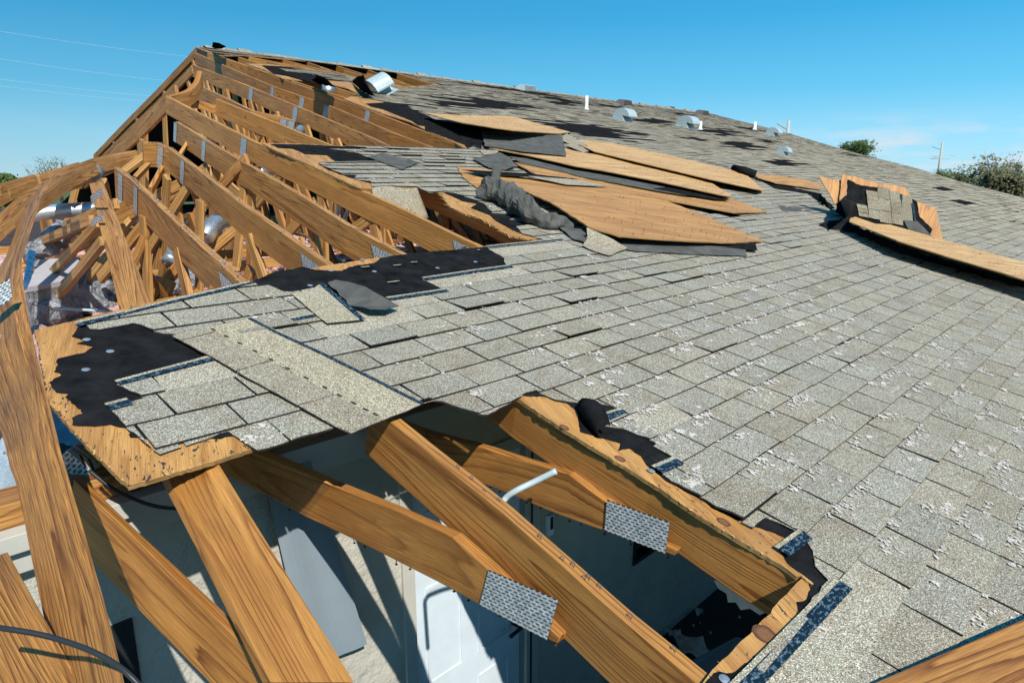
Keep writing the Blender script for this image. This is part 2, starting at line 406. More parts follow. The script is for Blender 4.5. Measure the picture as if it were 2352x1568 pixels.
def sheetgrid(name, fn, nu, nv, m, parent=None, th=0., smooth=True, uvs=1.):
    """curved sheet from a function of (s,t) in 0..1, with thickness along its normal"""
    P = [[fn(i / nu, j / nv) for j in range(nv + 1)] for i in range(nu + 1)]
    mb = MB(); u0 = R.uniform(0, 50)
    def nrm(i, j):
        a = P[min(i + 1, nu)][j] - P[max(i - 1, 0)][j]; b = P[i][min(j + 1, nv)] - P[i][max(j - 1, 0)]
        n = a.cross(b); return n.normalized() if n.length > 0 else Vector((0, 0, 1))
    Q = [[P[i][j] - nrm(i, j) * th for j in range(nv + 1)] for i in range(nu + 1)] if th else None
    uv = lambda i, j: (u0 + i / nu * uvs, u0 + j / nv * uvs)
    for i in range(nu):
        for j in range(nv):
            mb.face([P[i][j], P[i + 1][j], P[i + 1][j + 1], P[i][j + 1]], [uv(i, j), uv(i + 1, j), uv(i + 1, j + 1), uv(i, j + 1)])
            if th: mb.face([Q[i][j + 1], Q[i + 1][j + 1], Q[i + 1][j], Q[i][j]], [uv(i, j)] * 4)
    if th:
        for i in range(nu):
            for j in (0, nv):
                mb.face([P[i][j], P[i + 1][j], Q[i + 1][j], Q[i][j]])
        for j in range(nv):
            for i in (0, nu):
                mb.face([P[i][j], P[i][j + 1], Q[i][j + 1], Q[i][j]])
    return mb.build(name, m, parent, smooth=smooth, weld=True)
def px(L, off=0.): return [RP(x, y, off) for x, y in L]

# ================================================================== the big shingled roof
roof = empty('shingled_roof', AB(1.8, .3), 'big grey shingled roof torn open by a storm, filling most of the view', 'roof')
RB = 15.6                                            # ridge
far_edge = [inv(RP(x, y)) for x, y in ((1660, 268), (1700, 278), (1800, 303), (1960, 350), (2100, 385), (2200, 415), (2352, 455))]
far_edge = [(28.6, RB)] + far_edge[1:] + [(19.3, 0), (18.5, -1.3)]
def ABp(L): return [inv(RP(x, y)) for x, y in L]
H3 = [(1001, 194), (897, 164), (811, 151), (719, 142), (630, 134), (558, 128), (529, 129), (503, 128), (465, 115), (451, 108.5)]
deckL = ABp([(602, 328), (690, 330), (789, 335), (923, 338), (1073, 343), (1040, 325), (992, 305), (941, 279), (878, 260), (789, 227), (825, 216), (798, 203), (742, 189), (690, 185),
             (649, 180), (606, 160), (564, 146), (624, 148), (665, 153), (713, 159), (767, 167), (843, 184), (930, 200)] + H3) + [(6.45, RB)] + far_edge
near_hole = [(.2, -1.3), (.2, .300)] + ABp([(1847, 1321), (1830, 1322), (1801, 1300), (1617, 1190), (1500, 1110), (1339, 1012), (1189, 914), (1100, 888), (985, 903), (860, 940), (700, 990), (572, 1031),
             (440, 1073), (295, 1114), (188, 1008), (113, 925), (92, 820), (80, 757)])
deckR = ABp([(100, 752), (250, 715), (345, 692), (545, 653), (724, 613), (872, 590), (1000, 577), (1108, 565), (1206, 556), (1238, 550), (1206, 547), (1168, 540), (1138, 520), (1100, 500),
             (1060, 487), (1031, 472), (1014, 445), (990, 436), (951, 430), (851, 433), (829, 433), (802, 421), (713, 379), (625, 341)])
deck = near_hole + deckR + deckL
P3 = lambda L, off: [AB(a, b, off) for a, b in L]
slab('sheathing', P3(deck, -.002), .013, nd, [PLYS, PLYE], roof, gdir=(cd * .35 + ud * 1).normalized(), jag=.005, mi_side=1, step=.012)

feltN = ABp([(177, 752), (164, 772), (196, 783), (174, 789), (215, 796), (193, 810), (134, 823), (125, 853), (142, 861), (114, 877), (129, 901), (156, 904), (150, 912), (164, 925), (193, 949), (166, 960),
             (166, 976), (215, 979), (256, 974), (300, 985), (300, 1005), (400, 1010), (600, 1000), (800, 955), (985, 907), (1100, 892), (1200, 908), (1240, 909), (1301, 925), (1324, 944), (1333, 991), (1377, 1003),
             (1424, 1018), (1421, 1035), (1444, 1029), (1473, 1047), (1485, 1067), (1506, 1085), (1529, 1103), (1597, 1138), (1646, 1170), (1720, 1205), (1736, 1210), (1781, 1224), (1811, 1238),
             (1793, 1269), (1808, 1292), (1839, 1316), (1856, 1327), (1863, 1354), (1852, 1374), (1829, 1381), (1832, 1415), (1818, 1433), (1798, 1450), (1774, 1470), (1760, 1494), (1690, 1540), (1640, 1545), (1620, 1568)])
feltM = ABp([(620, 331), (638, 340), (673, 342), (700, 354), (751, 357), (770, 371), (733, 378), (757, 392), (800, 407), (862, 424), (950, 427), (990, 434), (1018, 442), (1062, 462), (1095, 468), (1082, 478), (1124, 494),
             (1140, 508), (1185, 532), (1235, 549)])
feltM = feltM[::-1]
feltU = ABp([(700, 332), (789, 336.5), (923, 339), (1076, 344.5), (1060, 325), (1040, 310), (985, 292), (960, 288), (945, 278), (905, 262), (880, 252), (850, 245), (840, 238), (880, 236), (900, 220), (860, 206),
             (800, 188), (700, 182), (628, 170), (610, 157), (600, 150), (665, 154), (767, 168), (930, 203), (1010, 195), (897, 163), (700, 139), (558, 127), (500, 118), (470, 111)]) + [(7.2, RB - .03)] + [(a - .05, b - .03) for a, b in far_edge]
F0 = [(-1.0 + 0, -1.3)]
slab('underlayment', P3([(.9, -1.25)] + feltN[::-1] + ABp([(290, 724), (430, 689), (545, 663), (628, 625), (700, 613), (724, 620), (786, 622), (802, 613), (859, 604), (872, 592), (934, 583), (1020, 575), (1111, 567), (1206, 558), (1243, 551)]) + feltM + feltU, .0008), .002, nd, FELT, roof, jag=.007, step=.012)

# shingle tabs: every tab is clipped to the outline of what the storm left
shN = ABp([(182, 753), (193, 759), (231, 762), (306, 747), (376, 771), (395, 772), (440, 788), (486, 821), (268, 888), (285, 896), (330, 917), (250, 941), (263, 953), (295, 990), (368, 1046), (524, 992),
           (591, 1040), (632, 1030), (709, 1003), (785, 984), (806, 994), (896, 955), (970, 923), (984, 918), (1013, 923), (1057, 940), (1110, 955), (1119, 955), (1209, 905), (1230, 900), (1274, 921), (1324, 930),
           (1350, 929), (1391, 933), (1441, 956), (1359, 970), (1390, 981), (1430, 987), (1464, 1004), (1500, 1016), (1506, 1023), (1500, 1028), (1544, 1056), (1568, 1072), (1506, 1080), (1540, 1109), (1600, 1141),
           (1619, 1152), (1640, 1170), (1727, 1215), (1756, 1192), (1786, 1205), (1849, 1228), (1791, 1266), (1808, 1270), (1852, 1246), (1866, 1269), (1870, 1303), (1900, 1337)])
shN = [(1.25, -1.2)] + ABp([(1713, 1568)]) + shN[::-1]
shF = ABp([(290, 725), (430, 690), (574, 656), (618, 658), (650, 674), (671, 675), (720, 664), (745, 690), (790, 700), (895, 687), (1025, 669), (970, 643), (1160, 617), (1157, 594), (1118, 572), (1250, 553),
           (1243, 550), (1200, 538), (1185, 522), (1225, 515), (1170, 505), (1190, 495), (1130, 490), (1110, 468), (1075, 455), (1040, 444), (1014, 441), (985, 444), (956, 430), (880, 429), (855, 431), (850, 418), (813, 413),
           (820, 403), (785, 402), (757, 390), (731, 377), (870, 374), (820, 352), (757, 344), (830, 343), (789, 335), (923, 338.5), (1074, 344),
           (1100, 330), (1110, 318), (1065, 305), (1020, 292), (985, 268), (920, 240), (840, 227), (805, 220), (860, 205), (800, 187), (720, 178), (660, 165), (640, 157), (700, 160), (767, 168), (843, 185), (930, 203), (1010, 196), (960, 180),
           (897, 163), (811, 150), (719, 141), (630, 133), (558, 127), (529, 128), (503, 127), (475, 116), (456, 110)]) + [(6.75, RB)] + [(a - .1, b) for a, b in far_edge]
fieldpoly = shN + shF
def densify(pl, step, amp):
    out = []
    for i, p in enumerate(pl):
        q = pl[(i + 1) % len(pl)]; L = math.hypot(q[0] - p[0], q[1] - p[1])
        k = max(1, min(14, int(L / step)))
        am = amp if L < 1.2 else 0
        for j in range(k):
            c = (p[0] + (q[0] - p[0]) * j / k, p[1] + (q[1] - p[1]) * j / k)
            if j: c = (c[0] + am * noise.noise(Vector((c[0] * 22, c[1] * 22, 1))), c[1] + am * noise.noise(Vector((c[0] * 22, c[1] * 22, 8))))
            out.append(c)
    return out
FP = densify(fieldpoly, .022, .008)
FE = [(min(p[0], q[0]), max(p[0], q[0]), min(p[1], q[1]), max(p[1], q[1])) for p, q in zip(FP, FP[1:] + FP[:1])]
def inside(pt, pl):
    x, y = pt; r = False; j = len(pl) - 1
    for i in range(len(pl)):
        xi, yi = pl[i]; xj, yj = pl[j]
        if (yi > y) != (yj > y) and x < (xj - xi) * (y - yi) / (yj - yi) + xi: r = not r
        j = i
    return r
def clip(subj, quad):
    out = subj
    for i in range(4):
        ax, ay = quad[i]; bx, by = quad[(i + 1) % 4]; res = []
        if not out: return []
        side = lambda p: (bx - ax) * (p[1] - ay) - (by - ay) * (p[0] - ax)
        s = out[-1]; ss = side(s)
        for e in out:
            se = side(e)
            if (se >= 0) != (ss >= 0):
                t = ss / (ss - se); res.append((s[0] + (e[0] - s[0]) * t, s[1] + (e[1] - s[1]) * t))
            if se >= 0: res.append(e)
            s, ss = e, se
        out = res
    return out
def proj(P):
    q = P - O; f = q.y * math.cos(PITCH) - q.z * math.sin(PITCH); u = q.y * math.sin(PITCH) + q.z * math.cos(PITCH)
    return 1176 + F * q.x / f, 784 - F * u / f
# bare patches in the shingles: bearings of centre, half width, half height (tilted like the slope)
BARE = [(1120, 238, 95, 10), (1010, 225, 50, 3), (1350, 300, 95, 17), (1490, 278, 45, 7), (1285, 287, 60, 7), (1665, 305, 50, 8), (1700, 334, 45, 9), (1300, 237, 40, 7), (1810, 376, 45, 7), (1765, 325, 30, 3),
        (1950, 355, 28, 3), (2182, 437, 26, 5), (1060, 243, 85, 8), (2215, 467, 26, 4), (1460, 308, 40, 5), (1560, 262, 30, 3), (1210, 212, 60, 4), (1090, 196, 70, 3), (960, 187, 60, 3), (1390, 243, 40, 3),
        (1650, 493, 28, 5), (1100, 300, 60, 12), (930, 250, 25, 9), (1000, 172, 60, 2), (1280, 228, 50, 3), (1720, 296, 30, 3), (1600, 320, 30, 3), (700, 172, 40, 4)]
RS = [random.Random(i).gauss(0, .38) for i in range(97)]
def bare(a, b, c):
    if a < 3: return False
    x, y = proj(AB(a, b))
    for cx, cy, w, h in BARE:
        X = (x - cx) / w; Y = (y - cy - (x - cx) * .13) / h; X += RS[(c + 40) % 97]
        if X * X + Y * Y < .9 + 1.1 * noise.noise(Vector((a * 1.1, b * 7.1, 0))): return True
    return False
EX = .1432
def und(a, b): return .006 * noise.noise(Vector((a * .9, b * .9, 3))) + .003 * noise.noise(Vector((a * 2.6, b * 2.6, 5)))
PLAIN = [ABp(z) for z in ([(1938, 1347), (2085, 1385), (1965, 1568), (1700, 1640)], [(1441, 956), (1550, 915), (1605, 950), (1500, 1006)], [(645, 748), (762, 722), (893, 690), (1028, 672), (1090, 692), (880, 738), (694, 776)],
         [(975, 645), (1176, 618), (1275, 626), (1028, 673)], [(285, 890), (497, 829), (560, 842), (330, 920)], [(1120, 572), (1290, 552), (1340, 560), (1160, 590)])]
mb = MB(); rr = random.Random(3)
TW = .250
for k in range(-17, 103):
    b0 = 1.098 + EX * k
    shift = (k % 2) * TW * .5 + rr.uniform(-.045, .045) + .12
    a = -.4 + shift - .2
    reg = rr.uniform(.9, 1.1)
    while a < 29.5:
        w = TW * rr.uniform(.93, 1.07); a0, a1 = a, a + w; a += w
        if a0 > 12: w = w
        dr = lambda x: .0105 * (min(x, 9) - 2.53) + .005 * noise.noise(Vector((x * .7, k * .31, 0)))
        far_ = a0 > 8 or b0 > 4.2; g = .0040 if a0 < 5 else .0042; pz = a0 < 5 and b0 < 4 and any(inside((a0 + .12, b0 + .07), z) for z in PLAIN); g = -.0004 if pz else g; bj = rr.uniform(-.003, .003) * (1 if a0 < 14 else 3)
        nseg = 3 if a0 < 6 and b0 < 4 else 1
        lo = [(a0 + g + (a1 - a0 - 2 * g) * j / nseg, b0 + dr(a0 + (a1 - a0) * j / nseg) + bj + rr.uniform(-.0012, .0012)) for j in range(nseg + 1)]
        sl = rr.uniform(-.004, .004)
        quad = [lo[0], lo[-1], (a1 - g + sl, b0 + EX + dr(a1) + .002), (a0 + g + sl, b0 + EX + dr(a0) + .002)]
        ca, cb = (a0 + a1) / 2, b0 + EX / 2 + dr((a0 + a1) / 2)
        if bare(ca, cb, k): continue
        xa, xb, ya, yb = a0 - .02, a1 + .02, b0 - .09, b0 + EX + .15
        hit = any(e[1] > xa and e[0] < xb and e[3] > ya and e[2] < yb for e in FE)
        if hit:
            pl = clip(FP, quad)
            if len(pl) < 3: continue
            ar = abs(sum(p[0] * q[1] - q[0] * p[1] for p, q in zip(pl, pl[1:] + pl[:1]))) / 2
            if ar < .0006: continue
        else:
            if not inside((ca, cb), FP): continue
            pl = lo + quad[2:]
        up = rr.uniform(.001, .004) + (rr.random() < (.22 if far_ else .06)) * rr.uniform(.003, .014 if far_ else .012)
        def tp(p):
            f = .35 if pz else max(0, min(1, 1 - (p[1] - b0) / EX)); return AB(p[0], p[1], .0035 + ((.0068 if far_ else .0056) + (0 if pz else up)) * f + und(*p))
        top = [tp(p) for p in pl]; bot = [q - nd * .0065 for q in top]
        base = .95 * rr.uniform(.90, 1.05) * reg ** .15; tn = rr.uniform(-.022, .03)
        if rr.random() < .07: base *= .9; tn = .035
        if far_:
            fw = min(1, max((b0 - 4.2) / 5, (a0 - 8) / 7, 0)) ; base *= 1 + fw * rr.choice((-.28, -.1, .05, .12, .2)); tn += fw * (.05 + rr.uniform(-.02, .03))
        if pz: base = 1.06; tn = .02
        tone = (base * (1 + tn), base, base * (1 - tn * 1.3))
        if len(pl) > 4 and hit:
            tr = tessellate_polygon([[Vector((p[0], p[1], 0)) for p in pl]])
            for t3 in tr:
                q = [top[i] for i in t3]
                if (q[1] - q[0]).cross(q[2] - q[0]).dot(nd) < 0: q.reverse()
                mb.face(q, None, 0, tone)
        else: mb.face(top, None, 0, tone)
        if sum((top[i] - O).cross(top[(i + 1) % len(top)] - O).dot(nd) for i in range(len(top))) < 0: pass
        sg_ = 1 if sum(p[0] * q[1] - q[0] * p[1] for p, q in zip(pl, pl[1:] + pl[:1])) > 0 else -1
        for i in range(len(pl)):
            j = (i + 1) % len(pl)
            if hit:
                dx, dy = pl[j][0] - pl[i][0], pl[j][1] - pl[i][1]; L_ = math.hypot(dx, dy)
                if L_ < 1e-5 or not inside(((pl[i][0] + pl[j][0]) / 2 - sg_ * dy / L_ * .0015, (pl[i][1] + pl[j][1]) / 2 + sg_ * dx / L_ * .0015), FP): continue
            mb.face([bot[i], bot[j], top[j], top[i]], None, 1)
mb.build('shingles', [SHG, EDGE], roof)

# back slope beyond the ridge
bd = (uh * math.cos(T) - Vector((0, 0, math.sin(T)))); bn = cd.cross(bd).normalized()
rp = lambda a, s, off=0: AB(a, RB) + bd * s + bn * off
slab('back_slope', [rp(6.9, 0), rp(28.6, 0), rp(28.6, 15), rp(6.9, 15)], .02, bn, EDGE, roof)
# ridge caps: curled and uneven
rc = MB(); a = 6.6; rr = random.Random(5)
while a < 28.4:
    L = .30; lift = rr.uniform(0, .02) + (.03 if rr.random() < .12 else 0)
    o = AB(a, RB - .11, .012); p = AB(a, RB, .03 + lift)
    q = rp(a, .11, .012)
    e = cd * L + Vector((0, 0, -.008))
    base = rr.uniform(.75, 1.05)
    rc.face([o, o + e, p + e, p], None, 0, (base,) * 3); rc.face([p, p + e, q + e, q], None, 0, (base,) * 3)
    d = Vector((0, 0, -.012)); rc.face([o + d, o + e + d, o + e, o], None, 1); rc.face([o + d, o, p, p + d], None, 1)
    a += .145
rc.build('ridge_cap', [SHG, EDGE], roof)
# exposed release strips (dark tape along the top of a course)
for (x0, y0), (x1, y1), w in [((272, 889), (497, 829), .022), ((250, 944), (301, 930), .03), ((179, 753), (289, 727), .024), ((292, 727), (580, 656), .018), ((975, 645), (1176, 617), .028),
        ((893, 691), (1028, 671), .026), ((642, 746), (762, 722), .026), ((1120, 572), (1292, 553), .022), ((1363, 974), (1436, 952), .036), ((1510, 1089), (1560, 1066), .034),
        ((1797, 1276), (1852, 1236), .034), ((733, 376), (872, 375), .02), ((1940, 1350), (1732, 1568), .036), ((1732, 1568), (1640, 1664), .036)]:
    A, B = RP(x0, y0), RP(x1, y1); t = (B - A).normalized(); v = nd.cross(t)
    if v.dot(ud) < 0: v = -v
    m_ = MB(); o = nd * .0125; L = (B - A).length; n = max(2, int(L / .05)); sdd = R.uniform(0, 9)
    for i in range(n):
        p, q = A + t * L * i / n + o, A + t * L * (i + 1) / n + o
        z0, z1 = nd * und(*inv(p)), nd * und(*inv(q))
        u_, k_ = sdd + L * i / n, sdd + L * (i + 1) / n
        m_.face([p - v * w / 2 + z0, q - v * w / 2 + z1, q + v * w / 2 + z1, p + v * w / 2 + z0], [(u_, 0), (k_, 0), (k_, w), (u_, w)])
    # the sliver of granules above the tape
        m_.face([p + v * w / 2 + z0, q + v * w / 2 + z1, q + v * (w / 2 + .013) + z1, p + v * (w / 2 + .013) + z0], None, 1, (1.1, 1.08, 1))
    m_.build('release_strip', [BLUE, SHG], roof)
# nail caps on bare felt
cp = [(1005, 615), (860, 623), (1092, 601), (657, 732), (197, 848), (199, 779), (712, 655), (1496, 1080), (1664, 1558), (661, 331), (1140, 462), (832, 596), (253, 806), (760, 621)]
for x, y in cp:
    P = RP(x, y, .0035); m_ = MB(); r = .0125
    ring = [P + (cd * math.cos(k * .5236) + ud * math.sin(k * .5236)) * r for k in range(12)]
    ring2 = [P + nd * .0025 + (cd * math.cos(k * .5236) + ud * math.sin(k * .5236)) * r * .45 for k in range(12)]
    for k in range(12): m_.face([ring[k], ring[(k + 1) % 12], ring2[(k + 1) % 12], ring2[k]])
    m_.face(ring2); m_.build('cap_nail', CAPM, roof)
# scraps of torn shingle stuck on the felt by their nails
for x, y, w in ((840, 614, .05), (905, 648, .07), (914, 610, .05), (952, 603, .04), (1064, 567, .05), (790, 600, .02), (1100, 575, .02)):
    A = RP(x, y, .006); m_ = MB(); a_ = A - cd * w / 2; b_ = A + cd * w / 2
    m_.face([a_, A - ud * .022, b_, b_ + ud * .008, a_ + ud * .009], None, 1); m_.face([a_ + nd * .003, b_ + nd * .003, b_ + ud * .008 + nd * .003, a_ + ud * .009 + nd * .003], None, 0, (1.1, 1.08, 1))
    m_.build('shingle_remnant', [SHG, FELT], roof)

# ================================================================== trusses
Z0 = CZ - .93                                       # attic floor level
side = cd
def frame_of(pts, i):
    n = len(pts); tan = (pts[min(i + 1, n - 1)] - pts[max(i - 1, 0)]).normalized()
    s = (cd - tan * cd.dot(tan)).normalized(); dn = tan.cross(s); return tan, s, (dn if dn.z < 0 else -dn)
def plate_on(pts, xp, L, d0, d1, parent, m=PLATEF, skew=0., label=None):
    for i in range(len(pts) - 1):
        x0, x1 = proj(pts[i])[0], proj(pts[i + 1])[0]
        if min(x0, x1) <= xp <= max(x0, x1) or i == len(pts) - 2:
            f = max(0, min(1, (xp - x0) / (x1 - x0))); P = pts[i].lerp(pts[i + 1], f)
            tan, s, dn = frame_of([pts[i], pts[i + 1]], 0)
            o = P - s * .0045; mb = MB(); t = s * .003
            q = [o - tan * L / 2 + dn * d0, o - tan * (L / 2 + skew) + dn * d1, o + tan * (L / 2 - skew) + dn * d1, o + tan * L / 2 + dn * d0]
            mb.face(q, [(0, d0), (0, d1), (L, d1), (L, d0)]); b = [p + t for p in q]; mb.face(b[::-1])
            for k in range(4): mb.face([q[k], b[k], b[(k + 1) % 4], q[(k + 1) % 4]])
            return mb.build('connector_plate', m, parent)
def nails_on(pts, n, parent, name='staple'):
    for _ in range(n):
        m_ = MB(); f = R.random() * (len(pts) - 1); i = min(int(f), len(pts) - 2); P = pts[i].lerp(pts[i + 1], f - i); tan, s, dn = frame_of([pts[i], pts[i + 1]], 0)
        o = P + s * R.uniform(.008, .03); h = R.uniform(.006, .014); w = .003
        box(m_, o - tan * w / 2, tan * .0018, s * .0018, -dn * h); box(m_, o + tan * .009, tan * .0018, s * .0018, -dn * h); box(m_, o - dn * h, tan * .011, s * .0018, -dn * .0015)
        m_.build(name, NAIL, parent)
def webs(parent, a_of, b0, b1, step, lean=.25, m=PALE, rake=False):
    b = b0; i = 0
    while rake and b < b1:                       # collapsed bays: the webs all rake back the same way
        a = a_of(b) + .019; top = AB(a, b, -.17); hgt = top.z - Z0; k = (.9, .15, .55)[i % 3]
        stick('web', top, AWZ(a + R.uniform(-.05, .05), b * math.cos(T) + k * hgt, Z0), .08, .034, (PALE, LUM2, LUM)[R.randrange(3)], parent)
        b += step * R.uniform(.8, 1.2); i += 1
    while b < b1:
        a = a_of(b) + .019
        top = AB(a, b, -.19); w = b * math.cos(T)
        q = AWZ(a, w + lean * (1 if i % 2 else -1) * min(1.6, top.z - Z0), Z0)
        m = (PALE, LUM2, LUM)[R.randrange(3)]; stick('web', top, q, .085, .034, m, parent)
        if i % 2 == 0 and b + step < b1 + .5:
            top2 = AB(a_of(b + step) + .019, b + step, -.19); q2 = AWZ(a, w + .2, Z0)
            stick('web', top2, q2, .09, .036, m, parent)
        b += step * R.uniform(.85, 1.1); i += 1
    stick('bottom_chord', AWZ(a_of(b0) + .019, b0 * math.cos(T) - .6, Z0 + .02), AWZ(a_of(b1) + .019, b1 * math.cos(T) + 2, Z0 + .02), .13, .036, m, parent)
def afun(pts):
    A = [inv(p) for p in pts]
    (a0, b0), (a1, b1) = A[0], A[-1]
    return lambda b: a1 + (a0 - a1) * max(0, min(1, (b - b1) / (b0 - b1)))
GT = 'roof trusses left bare after the sheathing tore off'
TR = [
 ('longest bare roof truss at the peak, its top board rising to the roof ridge', [(450, 109), (560, 149), (700, 200), (846, 253), (1000, 312), (1069, 341)], [(846, .16)], 1.5, LUM, 8),
 ('second bare truss from the ridge, top board just under the longest one', [(447, 121), (560, 171), (630, 200), (761, 245), (897, 303), (1010, 345)], [(627, .10), (752, .16), (698, .1)], 1.5, LUM, 7),
 ('third bare truss from the ridge with dark flame grain and grey plate mid board', [(441, 148), (560, 194), (697, 251), (856, 318), (905, 342)], [(682, .15), (580, .1)], 1.5, LUM2, 6),
 ('short bare truss stub ending in two grey plates, fourth from the ridge', [(453, 195), (520, 226), (576, 254), (640, 268), (673, 277)], [(655, .13), (668, .13)], 1.1, LUM2, 4),
 ('bare truss that starts in mid air beside the stub and slopes to the shingle patch', [(495, 227), (553, 251), (632, 282), (751, 331), (790, 347)], [], 1.3, LUMN, 5),
 ('long clean bare truss whose top end meets the hooked thin board', [(379, 217), (470, 264), (574, 317), (690, 369), (802, 421), (923, 475), (1040, 532), (1112, 566)], [(563, .17)], 1.3, LUMN, 10),
 ('bare truss with brown flame grain next below the long clean one, plates at both ends', [(403, 279), (500, 339), (632, 415), (715, 465), (797, 517), (880, 561), (925, 584)], [(472, .13), (404, .19)], 1.1, LUM2, 8),
 ('bare truss bending over a hump at its top where three boards meet', [(330, 327), (358, 328), (389, 342), (457, 393), (564, 476), (660, 543), (752, 608)], [(370, .17), (422, .14)], .9, LUM2, 8),
 ('bare truss with a small plate at its tip beside the silver ducts', [(262, 385), (300, 413), (387, 495), (470, 574), (552, 650)], [(278, .17), (314, .13)], .7, LUM2, 8),
]
trusses = []
for i, (lab, P, pl, st, m, ns) in enumerate(TR):
    pts = [RP(x, y, -.0165) if i != 5 else AB(*inv(RP(x, y)), -.0165) + cd * .004 for x, y in P]
    t = empty('roof_truss', pts[-1], lab, 'roof truss', GT)
    chord('top_chord', pts, .19, .038, m, t)
    for xp, d in pl: plate_on(pts, xp, .085 if i > 5 else .12, .01, .19, t, PLATEF, .03)
    bb0, bb1 = inv(pts[-1])[1] + .35, inv(pts[0])[1] - .15
    webs(t, afun(pts), bb0, bb1, st / (1.7 if i < 5 else 1.3), .3, rake=i >= 5)
    if i in (5, 6, 7, 8): plate_on(pts, P[-1][0] - (22, 22, 18, 12)[i - 5] * 1.6, .30, .035, .19, t, PLATEF, -.1)
    nails_on(pts[1:], ns * 2, t)
    trusses.append((t, pts))
# slopes on the far side of the peak, seen edge on down to the left
for i, (x, y, ln) in zip((0, 2, 4, 5), ((449, 108, 8.2), (439, 150, 5.6), (400, 195, 4.6), (381, 222, 3.7))):
    t, pts = trusses[i]; o = DP(x, y, (pts[0] - O).dot(ray(1176, 784).normalized())) if i else pts[0]
    chord('rear_chord', [o, o + bd * ln * .3 + Vector((0, 0, -.02)), o + bd * ln * .6, o + bd * ln], .15 if i == 0 else .14, .04, LUM2 if i else LUM, t)
    if i == 0: chord('rear_brace', [o + Vector((0, 0, -.14)) + cd * .05, o + bd * ln + Vector((0, 0, -.13)) + cd * .05], .17, .04, LUMN, t)
    for f in (.25, .5, .75):
        p = o + bd * ln * f; stick('web', p + Vector((0, 0, -.2)), Vector((p.x, p.y, Z0)) + bd * .5, .09, .036, PALE, t)
# broad leaning jack boards at the left: corner rails carried on the roof plane
def lean_board(name, stations, w, th, m, parent, k=1., subdiv=5):
    rails = []
    for (rx, ry), (fx, fy), (lx, ly), off in stations:
        Rr = RP(rx, ry, off); Ff = reach(Rr, fx, fy, th); Ll = reach(Ff, lx, ly, w)
        rails.append([Ff, Ll, Ll + (Rr - Ff), Rr])
    return lumber(name, rails, m, parent, subdiv)
t = empty('roof_truss', RP(346, 688), 'short steep bare truss with wavy ring grain, in front of the silver duct', 'roof truss', GT)
P10 = [(236, 417, 205, 422), (262, 475, 218, 485), (285, 532, 234, 549), (315, 608, 253, 628), (346, 690, 275, 712), (352, 705, 279, 728)]
rails = []
for x, y, lx, ly in P10:
    A = RP(x, y, -.02); B = reach(A, lx, ly, .185, far=False) if False else reach(A, lx, ly, .185)
    bk = (A - O).normalized() * .04; rails.append([A, B, B + bk, A + bk])
lumber('top_chord', [rails[0], rails[-1]], LUM2, t, 14)
for (x0, y0), (x1, y1), w, a in [((228, 512), (56, 694), .05, 1.15), ((238, 553), (62, 768), .05, 1.1), ((212, 505), (52, 572), .06, 1.3), ((232, 545), (60, 620), .06, 1.45)]:
    stick('web', VA(x0, y0, a), VA(x1, y1, a), w, .036, PALE, t)
for x, y, a in ((222, 449, 1.17), (222, 505, 1.12)):
    p = VA(x, y, a - .01); mm = MB(); e = (VA(x + 14, y - 9, a - .01) - p); f_ = (VA(x + 1, y + 8, a - .01) - p)
    mm.face([p - e - f_, p + e - f_, p + e + f_, p - e + f_], [(0, 0), (.1, 0), (.1, .06), (0, .06)]); mm.build('connector_plate', PLATEF, t)
t = empty('fallen_webs', AWZ(1.7, 5, Z0), 'tangle of fallen web boards in the attic behind the steepest bare trusses', 'truss webs')
rgw = random.Random(11)
for i in range(30):
    a_ = rgw.uniform(1.45, 2.6); w_ = rgw.uniform(4.0, 7.2); z1 = min(CZ + .02, CZ - H / math.cos(T) + w_ * math.tan(T) - rgw.uniform(.35, .8))
    q = AWZ(a_ + rgw.uniform(-.3, .3), w_ + rgw.uniform(-.2, 1.1) * (z1 - Z0), Z0 + .02)
    stick('web', AWZ(a_, w_, z1), q, .085, .034, (PALE, LUM2, LUM)[i % 3], t)
for i in range(5):
    w_ = 4.6 + i * 1.1; stick('web', AWZ(1.3, w_, Z0 + .12 + .05 * (i % 3)), AWZ(3.4, w_ + rgw.uniform(-.4, .5), Z0 + .2), .085, .036, (LUM2, PALE)[i % 2], t, side=uh)
